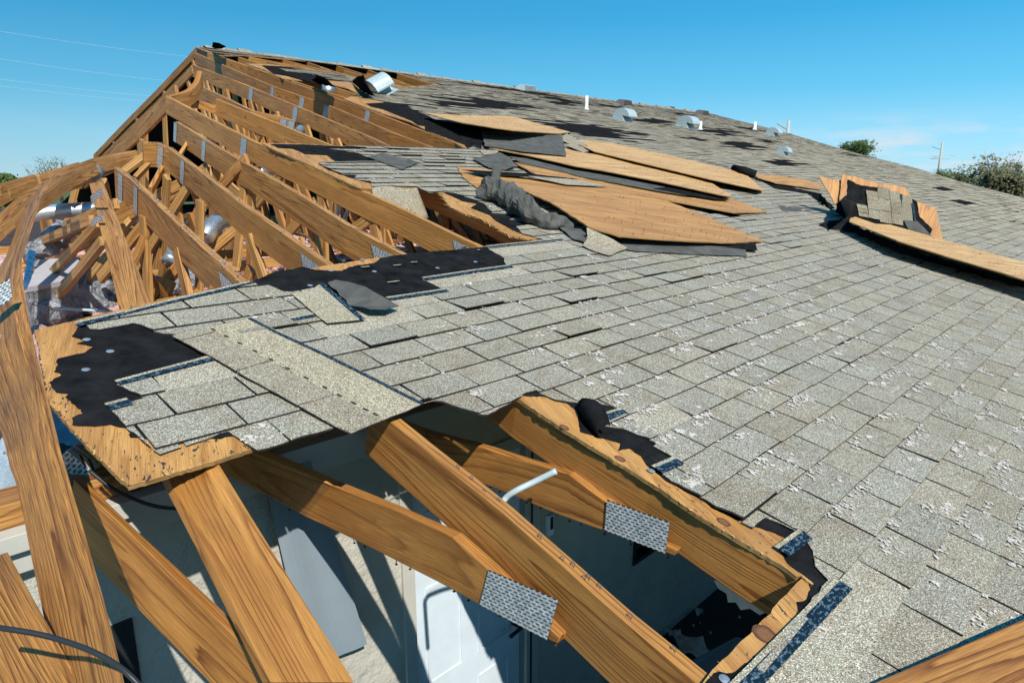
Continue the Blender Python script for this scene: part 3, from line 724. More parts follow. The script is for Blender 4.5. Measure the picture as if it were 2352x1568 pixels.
# traced webs of the hip trusses
for idx, L in {8: [((300, 468), (120, 548), .05), ((290, 535), (205, 640), .05), ((262, 470), (150, 520), .05), ((340, 530), (290, 640), .05), ((315, 483), (170, 560), .06), ((305, 500), (263, 552), .06), ((333, 515), (230, 640), .06)],
               7: [((430, 432), (318, 612), .065), ((412, 425), (270, 492), .065), ((345, 350), (283, 396), .06), ((351, 368), (308, 412), .06), ((375, 385), (345, 440), .06)],
               6: [((473, 398), (457, 566), .075), ((468, 390), (335, 500), .07), ((541, 528), (478, 582), .075), ((560, 430), (543, 612), .075), ((430, 330), (395, 385), .07), ((560, 372), (470, 470), .07)],
               5: [((591, 395), (592, 634), .075), ((566, 388), (566, 520), .075), ((650, 395), (590, 470), .07), ((738, 440), (746, 600), .08), ((720, 470), (640, 560), .07), ((690, 560), (655, 595), .07), ((860, 520), (868, 560), .08), ((845, 505), (800, 540), .07), ((575, 470), (520, 420), .07)],
               4: [((640, 330), (668, 460), .09), ((600, 300), (545, 400), .09), ((700, 350), (650, 420), .08)]}.items():
    tt, pts = trusses[idx]; a = inv(pts[-1])[0] + .019
    for p, q, w in L:
        aa = a
        for i_ in range(len(pts) - 1):
            xa_, xb_ = proj(pts[i_])[0], proj(pts[i_ + 1])[0]
            if xa_ <= p[0] <= xb_: aa = inv(pts[i_].lerp(pts[i_ + 1], (p[0] - xa_) / (xb_ - xa_)))[0] + .022
        P_, Q_ = VA(*p, aa), VA(*q, a); P_ = P_ + (P_ - Q_).normalized() * .05
        stick('web', P_, Q_, w * 1.25, .03, PALE if R.random() < .7 else LUM2, tt)
# red wire
# leaning giant at far left
t = empty('roof_truss', RP(158, 1110), 'big weathered truss leaning up the left edge, curling over at its top', 'roof truss', GT)
ST = [((150, 388), (140, 388), (128, 398), 0.), ((122, 412), (112, 413), (92, 432), 0.), ((98, 447), (88, 450), (52, 488), .0), ((81, 497), (70, 500), (12, 590), .0), ((52, 594), (40, 598), (-45, 690), .0), ((54, 653), (28, 660), (-60, 740), 0.), ((72, 758), (40, 765), (-45, 850), 0.),
      ((94, 850), (68, 856), (-16, 930), 0.), ((118, 940), (89, 945), (5, 1000), 0.), ((142, 1038), (107, 1042), (22, 1070), .0), ((159, 1091), (122, 1095), (36, 1110), .0), ((199, 1230), (160, 1235), (62, 1240), .0), ((239, 1372), (201, 1376), (93, 1385), .0), ((287, 1568), (247, 1572), (132, 1580), .0), ((330, 1730), (288, 1733), (175, 1745), 0.)]
lean_board('top_chord', ST, .19, .040, LUMW, t, subdiv=4)
ppl = []
for (x0, y0), (x1, y1), (x2, y2), (x3, y3) in [((-30, 668), (22, 640), (28, 685), (-30, 725)), ((-30, 760), (3, 770), (12, 868), (-30, 890))]:
    d0 = (RP(40, 700) - O).length * 1.0
    q = [O + ray(x, y).normalized() * d0 * f for (x, y), f in (((x0, y0), .99), ((x1, y1), .975), ((x2, y2), .975), ((x3, y3), .99))]
    m_ = MB(); m_.face(q, [(0, 0), (.12, 0), (.12, .1), (0, .1)]); bk = ray(0, 700) * .003; m_.face([p + bk for p in q[::-1]]); m_.build('connector_plate', PLATEF, t)
# arched members joining it at the top
t2 = empty('bent_board', DP(311, 345, 6.0), 'long weathered board bowed over in an arch from the truss humps to the left edge', 'board')
arch = [(-60, 540, 505, 3.4), (0, 487, 502, 3.7), (40, 455, 476, 3.95), (81, 428, 452, 4.25), (134, 394, 416, 4.7), (175, 377, 394, 5.05), (215, 362, 376, 5.4), (262, 352, 364, 5.8), (313, 345, 353, 6.2)]
rails = []
for x, y0, y1, d in arch:
    A, B = DP(x, y0 if x > -50 else 520, d), DP(x + 4, y1 + (8 if x > -50 else 52), d - .04); e = Vector((.0, .10, -.04)); rails.append([B, A, A + e, B + e])
lumber('plank', rails, LUM2, t2, 4)
t3 = empty('bent_board', DP(105, 396, 6.2), 'lower board sagging behind the bowed arch at the left edge', 'board')
rails = []
for x, y0, y1, d in [(-60, 455, 480, 5.2), (0, 421, 448, 5.5), (50, 407, 424, 5.9), (108, 394, 408, 6.3), (180, 372, 383, 6.8)]:
    A, B = DP(x, y0, d), DP(x + 4, y1, d - .03); e = Vector((0, .1, -.05)); rails.append([B, A, A + e, B + e])
lumber('plank', rails, LUM2, t3, 4)
t4 = empty('bent_board', DP(60, 490, 4.6), 'pale brace boards tucked under the bowed arch at the left edge', 'board')
for L in ([(-60, 520, 3.9), (0, 497, 4.1), (70, 440, 4.6), (150, 408, 5.2)], [(150, 412, 5.0), (215, 394, 5.5), (270, 376, 5.9), (300, 368, 6.1)], [(110, 430, 4.8), (160, 402, 5.2), (200, 408, 5.3)]):
    pts = [DP(x, y, d) for x, y, d in L]; chord('plank', pts, .075, .05, PALE if L[0][0] != 110 else LUM2, t4, side=Vector((0, 1, 0)))
# hooked strap of bent lumber at the apex of the long clean truss
t5 = empty('bent_board', RP(381, 218), 'thin board curled into a hook between the truss tips at the peak', 'board')
d0 = (RP(381, 218, 0) - O).length; hk = [(381, 219, 0), (405, 214, .15), (428, 205, .3), (443, 190, .45), (450, 172, .55), (452, 162, .6)]
rails = []
for x, y, k in spline([Vector(p) for p in hk], 3):
    A = O + ray(x, y).normalized() * (d0 + k); dn = Vector((0, 0, -.16)); e = Vector((.04, .05, 0)); rails.append([A, A + dn, A + dn + e, A + e])
lumber('strap', rails, LUM, t5, 1)
t6 = empty('bent_board', DP(430, 240, 8), 'short dark curved brace behind the hooked board', 'board')
rails = []
for x, y in ((425, 228), (445, 230), (465, 235), (488, 243), (496, 240)):
    A = DP(x, y, 8.1); rails.append([A, A + Vector((0, 0, -.09)), A + Vector((.03, .04, -.09)), A + Vector((.03, .04, 0))])
lumber('strap', rails, LUM, t6, 2)
# rafters showing in the narrow slot under the ridge
for x0, y0, x1, y1, w in ((556, 128, 712, 158, 'first'), (632, 133, 760, 166, 'second'), (705, 143, 800, 176, 'third'), (772, 151, 870, 182, 'fourth'), (840, 159, 925, 190, 'fifth'), (912, 170, 998, 196, 'last')):
    tt = empty('rafter', RP(x0, y0), '%s rafter from the peak in the narrow slot under the ridge' % w, 'rafter', 'rafters in the slot under the ridge')
    chord('top_chord', [RP(x0, y0, -.0165), RP(x1, y1, -.0165)], .19, .06, LUM, tt)
# a row of trusses hidden in shade under the sheathing
for a in [3.72, 4.25, 4.8, 5.45] + [6.2 + .62 * i for i in range(7)]:
    tt = empty('roof_truss', AB(a, 3), '%s truss in the shade under the sheathing' % 'shaded', 'roof truss', 'trusses in the shade under the shingles')
    tt['label'] = 'shaded truss webbing seen through the torn hole beneath the shingles'
    chord('top_chord', [AB(a, 14.5 if a > 6 else 5.2, -.0165), AB(a, 2.6 if a > 3.6 else 2.7, -.0165)] if a > 3.6 else [AB(a, 4.0, -.0165), AB(a, 2.7, -.0165)], .19, .038, LUMN, tt)
    if a > 4: webs(tt, lambda b, a=a: a, 3.2, 14 if a > 6 else 5, 1.9, .3)

# ------------------------------------------------------------------ porch trusses in the near hole
GP_ = 'porch trusses in the open hole in the foreground'
t = empty('porch_truss', RP(1600, 1568), 'porch truss in mid foreground with the brightest punched plate', 'roof truss', GP_)
pts = [RP(*p, -.0165) for p in ((850, 930), (903, 974), (1030, 1076), (1156, 1178), (1300, 1305), (1435, 1427), (1600, 1566))] + [AB(1.165, .0, -.0165), AB(1.16, -.9, -.0165)]
chord('top_chord', pts, .19, .042, LUM, t, subdiv=6); nails_on(pts[2:7], 12, t)
a = 1.17
def VC(x, y, a):
    P = VA(x, y, a); return P if P.dot(uh) < 2.22 else WA(x, y, 2.22)
def bchord(P, depth, a, m, parent, tail):
    top = [VA(x, y, a) for x, y in P]
    return chord('bottom_chord', top, depth, .038, m, parent, subdiv=6)
rails = []
for (x0, y0), (x1, y1) in [((420, 965), (400, 1035)), ((545, 1022), (530, 1097)), ((574, 1033), (563, 1113)), ((763, 1114), (700, 1184)), ((903, 1169), (880, 1272)), ((1039, 1233), (1000, 1333)), ((1122, 1308), (1103, 1388)), ((1215, 1400), (1200, 1436)), ((1283, 1462), (1281, 1477))]:
    A, B = VC(x0, y0, a), VC(x1, y1, a); rails.append([A, B, B + cd * .038, A + cd * .038])
lumber('bottom_chord', rails, LUM, t, 5)
def under_nails(pxs, a, parent, seed):
    rg = random.Random(seed)
    for x, y in pxs:
        P = VC(x, y, a) + cd * .02; m_ = MB(); d = (Vector((0, 0, -1)) + cd * rg.uniform(-.2, .2) + uh * rg.uniform(-.3, .3)).normalized() * rg.uniform(.016, .026); e = uh * .0022; f_ = cd * .0022
        box(m_, P - d * .3, e, f_, d * 1.3); box(m_, P + d - e * 1.2 - f_ * 1.2, e * 3.4, f_ * 3.4, d.normalized() * .002); m_.build('nail', RUST, parent, weld=True)
def gplate(P, a, parent, m=PLATE):
    q = [VA(x, y, a) for x, y in P]; w = (q[1] - q[0]).length; h = (q[3] - q[0]).length; m_ = MB()
    m_.face(q[::-1], [(0, h), (w, h), (w, 0), (0, 0)]); b = [p + cd * .0018 for p in q]; m_.face(b)
    for k in range(4): m_.face([q[k], b[k], b[(k + 1) % 4], q[(k + 1) % 4]])
    return m_.build('connector_plate', m, parent)
gplate([(1122, 1308), (1282, 1377), (1256, 1469), (1101, 1388)], a - .006, t)
under_nails([(612, 1140), (656, 1162), (800, 1238), (826, 1250), (898, 1286), (930, 1302), (1030, 1352), (1066, 1370), (1140, 1407), (1238, 1456), (1262, 1470)], a, t, 2)
t = empty('porch_truss', RP(1801, 1310), 'right-hand porch truss running under the torn knotty plywood edge', 'roof truss', GP_)
a = 1.69
pts = [RP(*p, -.0165) for p in ((1080, 840), (1160, 896), (1189, 919), (1339, 1017), (1500, 1116), (1617, 1196), (1720, 1262), (1801, 1311), (1846, 1340))]
chord('top_chord', pts, .155, .045, LUM, t, subdiv=6)
rails = []
for (x0, y0), (x1, y1) in [((860, 950), (850, 1000)), ((974, 991), (986, 1052)), ((1118, 1031), (1065, 1093)), ((1210, 1060), (1163, 1131)), ((1307, 1089), (1280, 1180)), ((1390, 1152), (1386, 1218)), ((1490, 1235), (1480, 1251)), ((1553, 1263), (1548, 1277))]:
    A, B = VC(x0, y0, a), VC(x1, y1, a); rails.append([A, B, B + cd * .038, A + cd * .038])
lumber('bottom_chord', rails, LUM, t, 5)
gplate([(1394, 1147), (1538, 1199), (1528, 1271), (1388, 1217)], a - .006, t)
under_nails([(1095, 1104), (1118, 1113), (1142, 1123), (1205, 1148), (1232, 1158), (1302, 1186), (1328, 1196), (1384, 1217), (1438, 1238), (1530, 1271)], a, t, 3)
t = empty('porch_truss', RP(534, 1091), 'steep porch truss coming out under the pointed plywood corner', 'roof truss', GP_)
ST = [((488, 1040), (470, 1040), (340, 1040), -.02), ((534, 1090), (517, 1090), (408, 1120), -.02), ((574, 1152), (551, 1158), (430, 1180), -.02), ((655, 1290), (634, 1294), (492, 1300), -.02), ((742, 1439), (716, 1440), (555, 1436), -.02), ((816, 1568), (790, 1570), (603, 1568), -.02), ((905, 1720), (880, 1722), (680, 1720), -.02)]
lean_board('top_chord', [ST[0], ST[-2]], .19, .042, LUM, t, subdiv=14)
rails = []
for (x0, y0), (x1, y1), (x2, y2), dd in [((110, 1030), (100, 1040), (96, 1160), 2.1), ((180, 1090), (170, 1100), (160, 1235), 2.1), ((214, 1118), (203, 1130), (192, 1271), 2.1), ((300, 1190), (286, 1203), (262, 1343), 2.07), ((383, 1260), (365, 1277), (336, 1417), 2.01), ((470, 1333), (450, 1352), (400, 1484), 1.96), ((565, 1438), (545, 1458), (458, 1544), 1.86), ((660, 1540), (640, 1560), (560, 1650), 1.78)]:
    A = DP(x0, y0, dd); Fp = reach(A, x1, y1, .038, far=False); L = reach(Fp, x2, y2, .2); rails.append([Fp, L, L + (A - Fp), A])
rails = [rails[1], rails[-1]]
lumber('bottom_chord', rails, LUM, t, 14)
t = empty('porch_truss', DP(60, 1450, 1.2), 'board with swirling grain rising at the bottom left corner under the cable', 'roof truss', GP_)
rails = []
for (x0, y0), (x1, y1) in [((-25, 1290), (-150, 1330)), ((0, 1336), (-120, 1380)), ((55, 1436), (-60, 1480)), ((128, 1568), (0, 1610)), ((200, 1700), (70, 1740))]:
    A = DP(x0, y0, 1.45 - (y0 - 1300) * .0006); B = reach(A, x1, y1, .15); bk = Vector((.01, .04, .0)); rails.append([A, B, B + bk, A + bk])
lumber('top_chord', rails, LUMW, t, 4)
# loose board across the bottom right corner, nearest the camera
t = empty('loose_board', AB(1.2, -.5, .1), 'knotty orange board lying across the bottom right corner on the shingles', 'board')
A = RP(1965, 1585, .03); B = RP(2352, 1422, .07); e = (B - A).normalized(); B = B + e * .5; A = A - e * .5; dn = e.cross(nd); dn = -dn if dn.dot(ud) > 0 else dn; dn = (dn + nd * .05).normalized()
lumber('plank', [[q, q + dn * .19, q + dn * .19 - nd * .038, q - nd * .038] for q in (A, A.lerp(B, .33), A.lerp(B, .66), B)], LUM, t, 4)

# ================================================================== house wall, door, windows, porch
fz = CZ - 3.52
house = empty('house_wall', AWZ(1.5, 2.41, fz), 'stucco house wall with a white panelled door, in shade below the open porch roof', 'house')
wn = -uh
def wp(a, z, out=0.): return AWZ(a, 2.41 - out, z)
def wq(x, y): P = WA(x, y, 2.41); return (P.dot(cd), P.z)
DA0, DA1, DZ1 = 1.80, 2.60, CZ - 1.43
wa1, wz1 = wq(302, 1416); wa0 = wa1 - 1.1; wz0 = wz1 - 1.25
ra0, rz1 = wq(1455, 1238); ra1 = wq(1530, 1230)[0]; rz0 = wq(1455, 1297)[1]
ZT = CZ - 1.0
slab('wall', [wp(-4, fz), wp(9, fz), wp(9, ZT), wp(-4, ZT)], .18, wn, STUC, house, holes=([wp(DA0, fz + .004), wp(DA1, fz + .004), wp(DA1, DZ1), wp(DA0, DZ1)], [wp(wa0, wz0), wp(wa1, wz0), wp(wa1, wz1), wp(wa0, wz1)], [wp(ra0, rz0), wp(ra1, rz0), wp(ra1, rz1), wp(ra0, rz1)]))
slab('inner_wall', [AWZ(-4, 2.41 + 5.5, fz), AWZ(12, 2.41 + 5.5, fz), AWZ(12, 2.41 + 5.5, ZT), AWZ(-4, 2.41 + 5.5, ZT)], .12, wn, DARKM, house)
def wbox(name, a0, a1, z0, z1, out, dep, m, parent):
    mb = MB(); box(mb, AWZ(a0, 2.41 - out, z0), cd * (a1 - a0), Vector((0, 0, z1 - z0)), uh * dep); return mb.build(name, m, parent, weld=True, bevel=.003)
d = wbox('door', DA0 + .005, DA1 - .005, fz + .01, DZ1 - .005, -.035, .045, DOORM, house)
for i in range(2):
    a0 = DA0 + .10 + i * .36; a1 = a0 + .25
    for z0, z1 in ((fz + .2, fz + .78), (fz + .92, fz + 1.5), (fz + 1.62, fz + 1.92)):
        mb = MB(); w_ = .022
        for (p, q, r, s_) in ((a0, a1, z0, z0 + w_), (a0, a1, z1 - w_, z1), (a0, a0 + w_, z0 + w_, z1 - w_), (a1 - w_, a1, z0 + w_, z1 - w_)):
            box(mb, AWZ(p, 2.41 + .029, r), cd * (q - p), Vector((0, 0, s_ - r)), uh * .008)
        mb.build('panel_moulding', DOORM, d)
hd = tube('handle', [AWZ(DA1 - .07, 2.44, fz + .98), AWZ(DA1 - .07, 2.37, fz + .98), AWZ(DA1 - .17, 2.36, fz + .98)], .012, DARKM, d)
for a0, a1 in ((DA0 - .07, DA0), (DA1, DA1 + .11)): wbox('door_frame', a0, a1, fz, DZ1, .018, .05, TRIM, house)
wbox('door_frame', DA0 - .07, DA1 + .11, DZ1, DZ1 + .07, .018, .05, TRIM, house)
wbox('dark_gap', DA1 + .03, DA1 + .045, fz, DZ1, .022, .003, DARKM, house)
wbox('moulding', -4, 8.9, CZ - 1.17, CZ - 1.09, .05, .05, TRIM, house)
wbox('moulding', -4, 8.9, CZ - 1.09, CZ - 1.03, .08, .08, TRIM, house)
wbox('top_plate', -4, 8.9, CZ - 1.03, CZ - .95, .02, .14, LUM2, house)
w = wbox('window', wa0, wa1, wz0, wz1, -.06, .01, GLASS, house)
for a0, a1, z0, z1 in ((wa1 - .075, wa1, wz0, wz1), (wa0, wa0 + .06, wz0, wz1), (wa0 + .06, wa1 - .075, wz1 - .035, wz1), (wa0 + .06, wa1 - .075, wz0, wz0 + .05), (wa0 + .06, wa1 - .075, (wz0 + wz1) / 2 + .28, (wz0 + wz1) / 2 + .32)):
    wbox('window_frame', a0, a1, z0, z1, .01, .07, DARKM, w)
mb = MB()
for i in range(60):
    p = AWZ(wa0 + .02 + i * .035, 2.462, wz1 - .04)
    for sx in (-1, 1):
        q = p + cd * sx * .75 + Vector((0, 0, -1.1))
        f0 = 0
        n = 12
        for k in range(n):
            A, B = p.lerp(q, k / n), p.lerp(q, (k + 1) / n)
            if wa0 + .06 < A.dot(cd) < wa1 - .08 and wa0 + .06 < B.dot(cd) < wa1 - .08:
                mb.face([A, B, B + cd * .0016, A + cd * .0016])
mb.build('wire_mesh', WIRE, w)
wbox('vent_opening', ra0, ra1, rz0, rz1, -.08, .01, DARKM, house)
for a0, a1, z0, z1 in ((ra0, ra0 + .03, rz0, rz1), (ra1 - .03, ra1, rz0, rz1), (ra0 + .03, ra1 - .03, rz0, rz0 + .03), (ra0 + .03, ra1 - .03, rz0 + .12, rz0 + .15)):
    wbox('opening_frame', a0, a1, z0, z1, .012, .05, DARKM, house)
la, lz = wq(1252, 1228); l = wbox('doorbell', la, la + .045, lz, lz + .13, .03, .03, WHITE, house); wbox('button_plate', la + .01, la + .035, lz + .04, lz + .12, .034, .003, DARKM, l)
# porch floor, ground
def flat(name, pts, m, parent=None):
    mb = MB(); mb.face(pts); return mb.build(name, m, parent)
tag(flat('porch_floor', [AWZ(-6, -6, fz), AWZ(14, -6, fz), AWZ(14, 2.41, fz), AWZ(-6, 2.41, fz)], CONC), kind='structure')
g = 4000
tag(flat('ground', [Vector((-g, -g, fz - .06)), Vector((g, -g, fz - .06)), Vector((g, g, fz - .06)), Vector((-g, g, fz - .06))], GRASS), kind='structure')
shade_walls = empty('porch_shade_wall', AWZ(5.3, .8, fz), 'dark teal-grey porch wall deep in shade beyond the right end of the open hole', 'wall')  # unseen enclosing walls, added and sized to darken the porch
slab('wall', [AWZ(-5, -.85, fz), AWZ(8, -.85, fz), AWZ(8, -.85, CZ - 2.1), AWZ(-5, -.85, CZ - 2.1)], .12, uh, TEALP, shade_walls)
slab('wall', [AWZ(-1.6, -.8, fz), AWZ(-1.6, 2.4, fz), AWZ(-1.6, 2.4, CZ - 1.2), AWZ(-1.6, -.8, CZ - 1.42)], .12, cd, TEALP, shade_walls)
slab('wall', [AWZ(7.9, -.8, fz), AWZ(7.9, 2.4, fz), AWZ(7.9, 2.4, CZ - .9), AWZ(7.9, -.8, CZ - 1.42)], .12, cd, TEALP, shade_walls)
# debris on the porch floor
for i, (x, y, s_) in enumerate([(1590, 1490, .11), (1552, 1462, .05), (1530, 1445, .04), (1605, 1410, .03), (1480, 1510, .04)]):
    P = HZ(x, y, fz + .02)
    o = sheetgrid('paper_scrap', lambda u, v, P=P, s_=s_: P + Vector(((u - .5) * 2 * s_, (v - .5) * 2 * s_, .03 * math.sin(u * 7 + i) * math.cos(v * 5) + .03)) * 1.0, 6, 6, PLAST, th=.002)
    tag(o, ['largest crumpled white scrap on the dark porch floor', 'white scrap on the porch floor just up and left of the largest', 'second smaller white scrap left of the largest on the porch floor', 'tiny white scrap nearest the torn plaster on the porch floor', 'small white scrap nearest the frame edge on the porch floor'][i], 'debris', 'white scraps on the porch floor')
o = slab('fallen_board', [HZ(1570, 1535, fz + .35), HZ(1590, 1515, fz + .35), HZ(1690, 1462, fz + .35), HZ(1740, 1470, fz + .3), HZ(1650, 1560, fz + .3), HZ(1575, 1550, fz + .3)], .02, Vector((0, 0, 1)), GREYT)
tag(o, 'pale fallen ceiling board lying in the dark porch below the knotty sheathing strip', 'board')
rngd = random.Random(9); mb = MB()
for i in range(260):
    P = AWZ(rngd.uniform(2.6, 5.8), rngd.uniform(.2, 2.35), fz + .004); r = rngd.uniform(.006, .022); a_ = rngd.uniform(0, 6)
    e1 = Vector((math.cos(a_), math.sin(a_), 0)) * r; e2 = Vector((-math.sin(a_), math.cos(a_), .4)) * r * .6
    mb.face([P - e1, P - e2, P + e1, P + e2 + Vector((0, 0, .01))])
tag(mb.build('leaf_litter', PINK), kind='stuff')
# torn plaster still hanging under the second porch truss
o = slab('torn_plaster', [VA(x, y, 1.745) for x, y in ((1640, 1332), (1660, 1335), (1700, 1362), (1742, 1392), (1762, 1405), (1745, 1412), (1722, 1395), (1700, 1400), (1690, 1382), (1672, 1382), (1668, 1362), (1650, 1350))], .012, -cd, PLAST, jag=.006, gdir=ud)
tag(o, 'ragged cream plaster hanging from the underside of the porch truss by the corner', 'plaster')
# grey hanging sheet
def gs(u, v):
    x0, y0 = (600, 1030); P = WA(596 + u * 118 + v * (60 + 60 * 0) , 1036 + u * 30 + v * 380 + u * v * 10, 2.2)
    return P + uh * .05 * math.sin(u * 5 + 1)
Q = [WA(x, y, 2.36) for x, y in ((590, 1030), (712, 1058), (833, 1470), (700, 1530))]
def gs(u, v):
    P = Q[0].lerp(Q[1], u).lerp(Q[3].lerp(Q[2], u), v); return P - uh * (.004 * math.sin(u * 9) + .03 * v)
tag(sheetgrid('hanging_sheet', gs, 10, 12, GREYT, th=.004, smooth=False), 'smooth blue-grey sheet hanging in front of the stucco wall left of the door', 'sheet')
# conduit with a bend
cpts = [VA(x, y, a_) for x, y, a_ in ((1278, 1081, 1.60), (1225, 1107, 1.55), (1186, 1126, 1.5), (1163, 1142, 1.48), (1151, 1161, 1.46), (1149, 1185, 1.46), (1153, 1240, 1.46), (1160, 1330, 1.46))]
t = tag(tube('bent_conduit', spline(cpts, 5), .0105, PVC, seg=14), 'pale grey bent pipe poking up between the two punched-plate trusses', 'pipe')
# cloth and clutter under the left boards
def cl(u, v):
    P = DP(-60 + 420 * u, 960 + 330 * v + 40 * u, 2.75 - .3 * v); return P + Vector((0, 0, .05 * noise.noise(Vector((u * 6, v * 4, 1))) + .03 * noise.noise(Vector((u * 14, v * 9, 5)))))
def cl(u, v):
    x = -60 + 130 * u; y = 1000 + 215 * v
    return DP(x, y, 2.35 - .2 * v) + Vector((0, .06 * noise.noise(Vector((u * 3, v * 4, 1))), .05 * noise.noise(Vector((u * 5, v * 7, 5)))))
tag(sheetgrid('grey_cloth', cl, 16, 16, FABR, th=.003), 'sunlit grey cloth draped at the left edge behind the big leaning truss', 'cloth')
def cl2(u, v):
    x = 90 + 190 * u; y = 930 + 170 * v + 20 * u
    return DP(x, y, 2.9 - .25 * v) + Vector((0, .05 * noise.noise(Vector((u * 4, v * 4, 9))), .05 * noise.noise(Vector((u * 5, v * 7, 2)))))
tag(sheetgrid('grey_cloth', cl2, 16, 16, FABR, th=.003), 'crumpled grey cloth under the pointed plywood corner', 'cloth')
t = empty('wood_block', DP(215, 1050, 2.3), 'short shaded wood block with a wrapped metal end under the plywood corner', 'wood block')
stick('block', DP(175, 1085, 2.35), DP(258, 1020, 2.3), .10, .06, LUM, t, side=Vector((0, 1, 0))); stick('metal_band', DP(171, 1075, 2.28), DP(196, 1050, 2.27), .105, .064, PLATEF, t, side=Vector((0, 1, 0)))
t = empty('nailer_board', DP(30, 1215, 2.1), 'splintered horizontal board with a standing nail at the left edge', 'board')
stick('plank', DP(-60, 1238, 2.1), DP(72, 1205, 2.15), .05, .07, PLY, t, side=Vector((0, 1, 0)))
tube('nail', [DP(68, 1195, 2.05), DP(56, 1132 + 15, 2.03)], .003, RUST, t)
# cables
tag(tube('cable', spline([DP(x, y, d) for x, y, d in ((-80, 1428, 1.12), (0, 1441, 1.1), (70, 1452, 1.1), (130, 1466, 1.1), (200, 1490, 1.09), (255, 1518, 1.08), (300, 1552, 1.07), (340, 1600, 1.07), (360, 1660, 1.07))], 6), .0045, CABLE, seg=12), 'thick black cable sagging over the boards in the bottom left corner', 'cable')
tag(tube('cable', spline([DP(x, y, d) for x, y, d in ((205, 1080, 2.1), (250, 1115, 2.1), (300, 1142, 2.1), (350, 1160, 2.1), (400, 1167, 2.15), (445, 1164, 2.2))], 6), .006, CABLE), 'thin black cable hanging in the shade below the plywood corner', 'cable')

# ================================================================== attic
sd = 4.2
def atz(a, w):
    h = .09 * noise.noise(Vector((a * 2.2, w * 2.2, 0))) + .06 * noise.noise(Vector((a * 7, w * 7, 3))) + .06 * noise.noise(Vector((a * 15, w * 15, 5)))
    return h
ins = sheetgrid('pink_insulation', lambda u, v: AWZ(1.9 + 7 * u, 2.62 + 7.5 * v, Z0 + .02 + atz(1.9 + 7 * u, 2.62 + 7.5 * v) - (.3 if u * 7 < .1 else 0)), 190, 200, PINK)
tag(ins, kind='stuff')
ins = sheetgrid('pink_insulation', lambda u, v: AWZ(-2.2 + 4.15 * u, 4.0 + 7 * v, Z0 + .01 + atz(-2.2 + 4.15 * u, 4.0 + 7 * v) - (.3 if v < .02 else 0)), 90, 120, PINK)
tag(ins, kind='stuff')
tag(slab('attic_floor', [AWZ(-2, 2.6, Z0 - .12), AWZ(27, 2.6, Z0 - .12), AWZ(27, 29, Z0 - .12), AWZ(-2, 29, Z0 - .12)], .02, Vector((0, 0, 1)), DRYW), kind='structure')
A_ = ('roof', )
def thing_tube(name, L, r, m, lab, cat, k=6, seg=18, wr=0.):
    pts = spline([DP(*p) for p in L], k); rr = r
    if wr: rr = [r * (1 + wr * noise.noise(Vector((i * .9, r * 40, 2)))) for i in range(len(pts))]
    return tag(tube(name, pts, rr, m, seg=seg), lab, cat)
thing_tube('flex_duct', [(80, 462, 5.6), (120, 440, 5.55), (170, 418, 5.5), (228, 394, 5.4)], .052, DUCTG, 'dull grey duct with an open round end under the bowed arch', 'duct')
thing_tube('flex_duct', [(-60, 530, 4.9), (0, 514, 5.0), (80, 492, 5.1), (150, 484, 5.2), (215, 480, 5.3), (300, 470, 5.5)], .055, DUCTM, 'bright silver flexible duct running level behind the short steep truss', 'duct')
for L, r, lab in (([(60, 600, 5.2), (110, 560, 5.3), (160, 530, 5.5)], .08, 'crumpled foil wrapped duct right under the silver flexible duct'),
                  ([(60, 705, 4.3), (120, 714, 4.4), (180, 690, 4.6), (240, 700, 4.8)], .10, 'dark foil wrapped duct lying behind the plywood edge at far left'),
                  ([(190, 640, 5.0), (215, 660, 4.9), (265, 680, 4.8)], .10, 'crumpled foil duct beneath the two long pale braces'),
                  ([(330, 668, 4.9), (380, 664, 5.0), (450, 650, 5.2)], .085, 'foil duct with blue reflections behind the second short truss foot')):
    pts = spline([DP(*p) for p in L], 9); m_ = FOIL
    o = tube('foil_duct', pts, [r * (1 + .35 * noise.noise(Vector((i * 1.1, r * 90, 2)))) for i in range(len(pts))], m_, seg=16)
    for v in o.data.vertices: v.co += Vector([noise.noise(v.co * 14 + Vector((0, q, 0))) + .5 * noise.noise(v.co * 37 + Vector((0, q, 0))) for q in (0, 3, 7)]) * .045
    o.data.polygons.foreach_set('use_smooth', [False] * len(o.data.polygons))
    tag(o, lab, 'duct')
thing_tube('metal_elbow_pipe', [(470, 545, 5.6), (482, 527, 5.65), (500, 510, 5.75), (525, 500, 5.9)], .075, GALV, 'galvanised elbow pipe between two bare trusses above the pink insulation', 'pipe')
thing_tube('metal_elbow_pipe', [(594, 400, 7.2), (604, 394, 7.3), (612, 392, 7.4), (618, 398, 7.5)], .07, GALV, 'galvanised pipe end showing behind the long clean truss', 'pipe')
thing_tube('metal_elbow_pipe', [(388, 600, 5.1), (396, 590, 5.15), (402, 575, 5.2)], .055, GALV, 'short galvanised pipe standing in the pink insulation', 'pipe')
thing_tube('metal_elbow_pipe', [(664, 290, 9.2), (672, 300, 9.2), (682, 306, 9.3), (692, 296, 9.4)], .06, GALV, 'crumpled bright pipe just right of the plated stub truss', 'pipe')
thing_tube('thin_conduit', [(125, 708, 4.1), (185, 711, 4.2), (250, 716, 4.3)], .009, PVC, 'thin grey conduit lying level beside the plywood edge', 'pipe', 3, 10)
for x, lab in ((772, 'left of two hanging galvanised straps below the long clean truss'), (793, 'right of two hanging galvanised straps below the long clean truss')):
    P = [VA(x + 3, 462, 3.3), VA(x, 490, 3.3), VA(x - 2, 520, 3.32)]
    o = sheetgrid('metal_strap', lambda u, v, P=P: P[0].lerp(P[2], v) + cd * .0 + (uh * -.035 + uh * .07 * u) + cd * .02 * math.sin(v * 5), 3, 8, GALV, th=.003); tag(o, lab, 'strap', 'hanging metal straps')
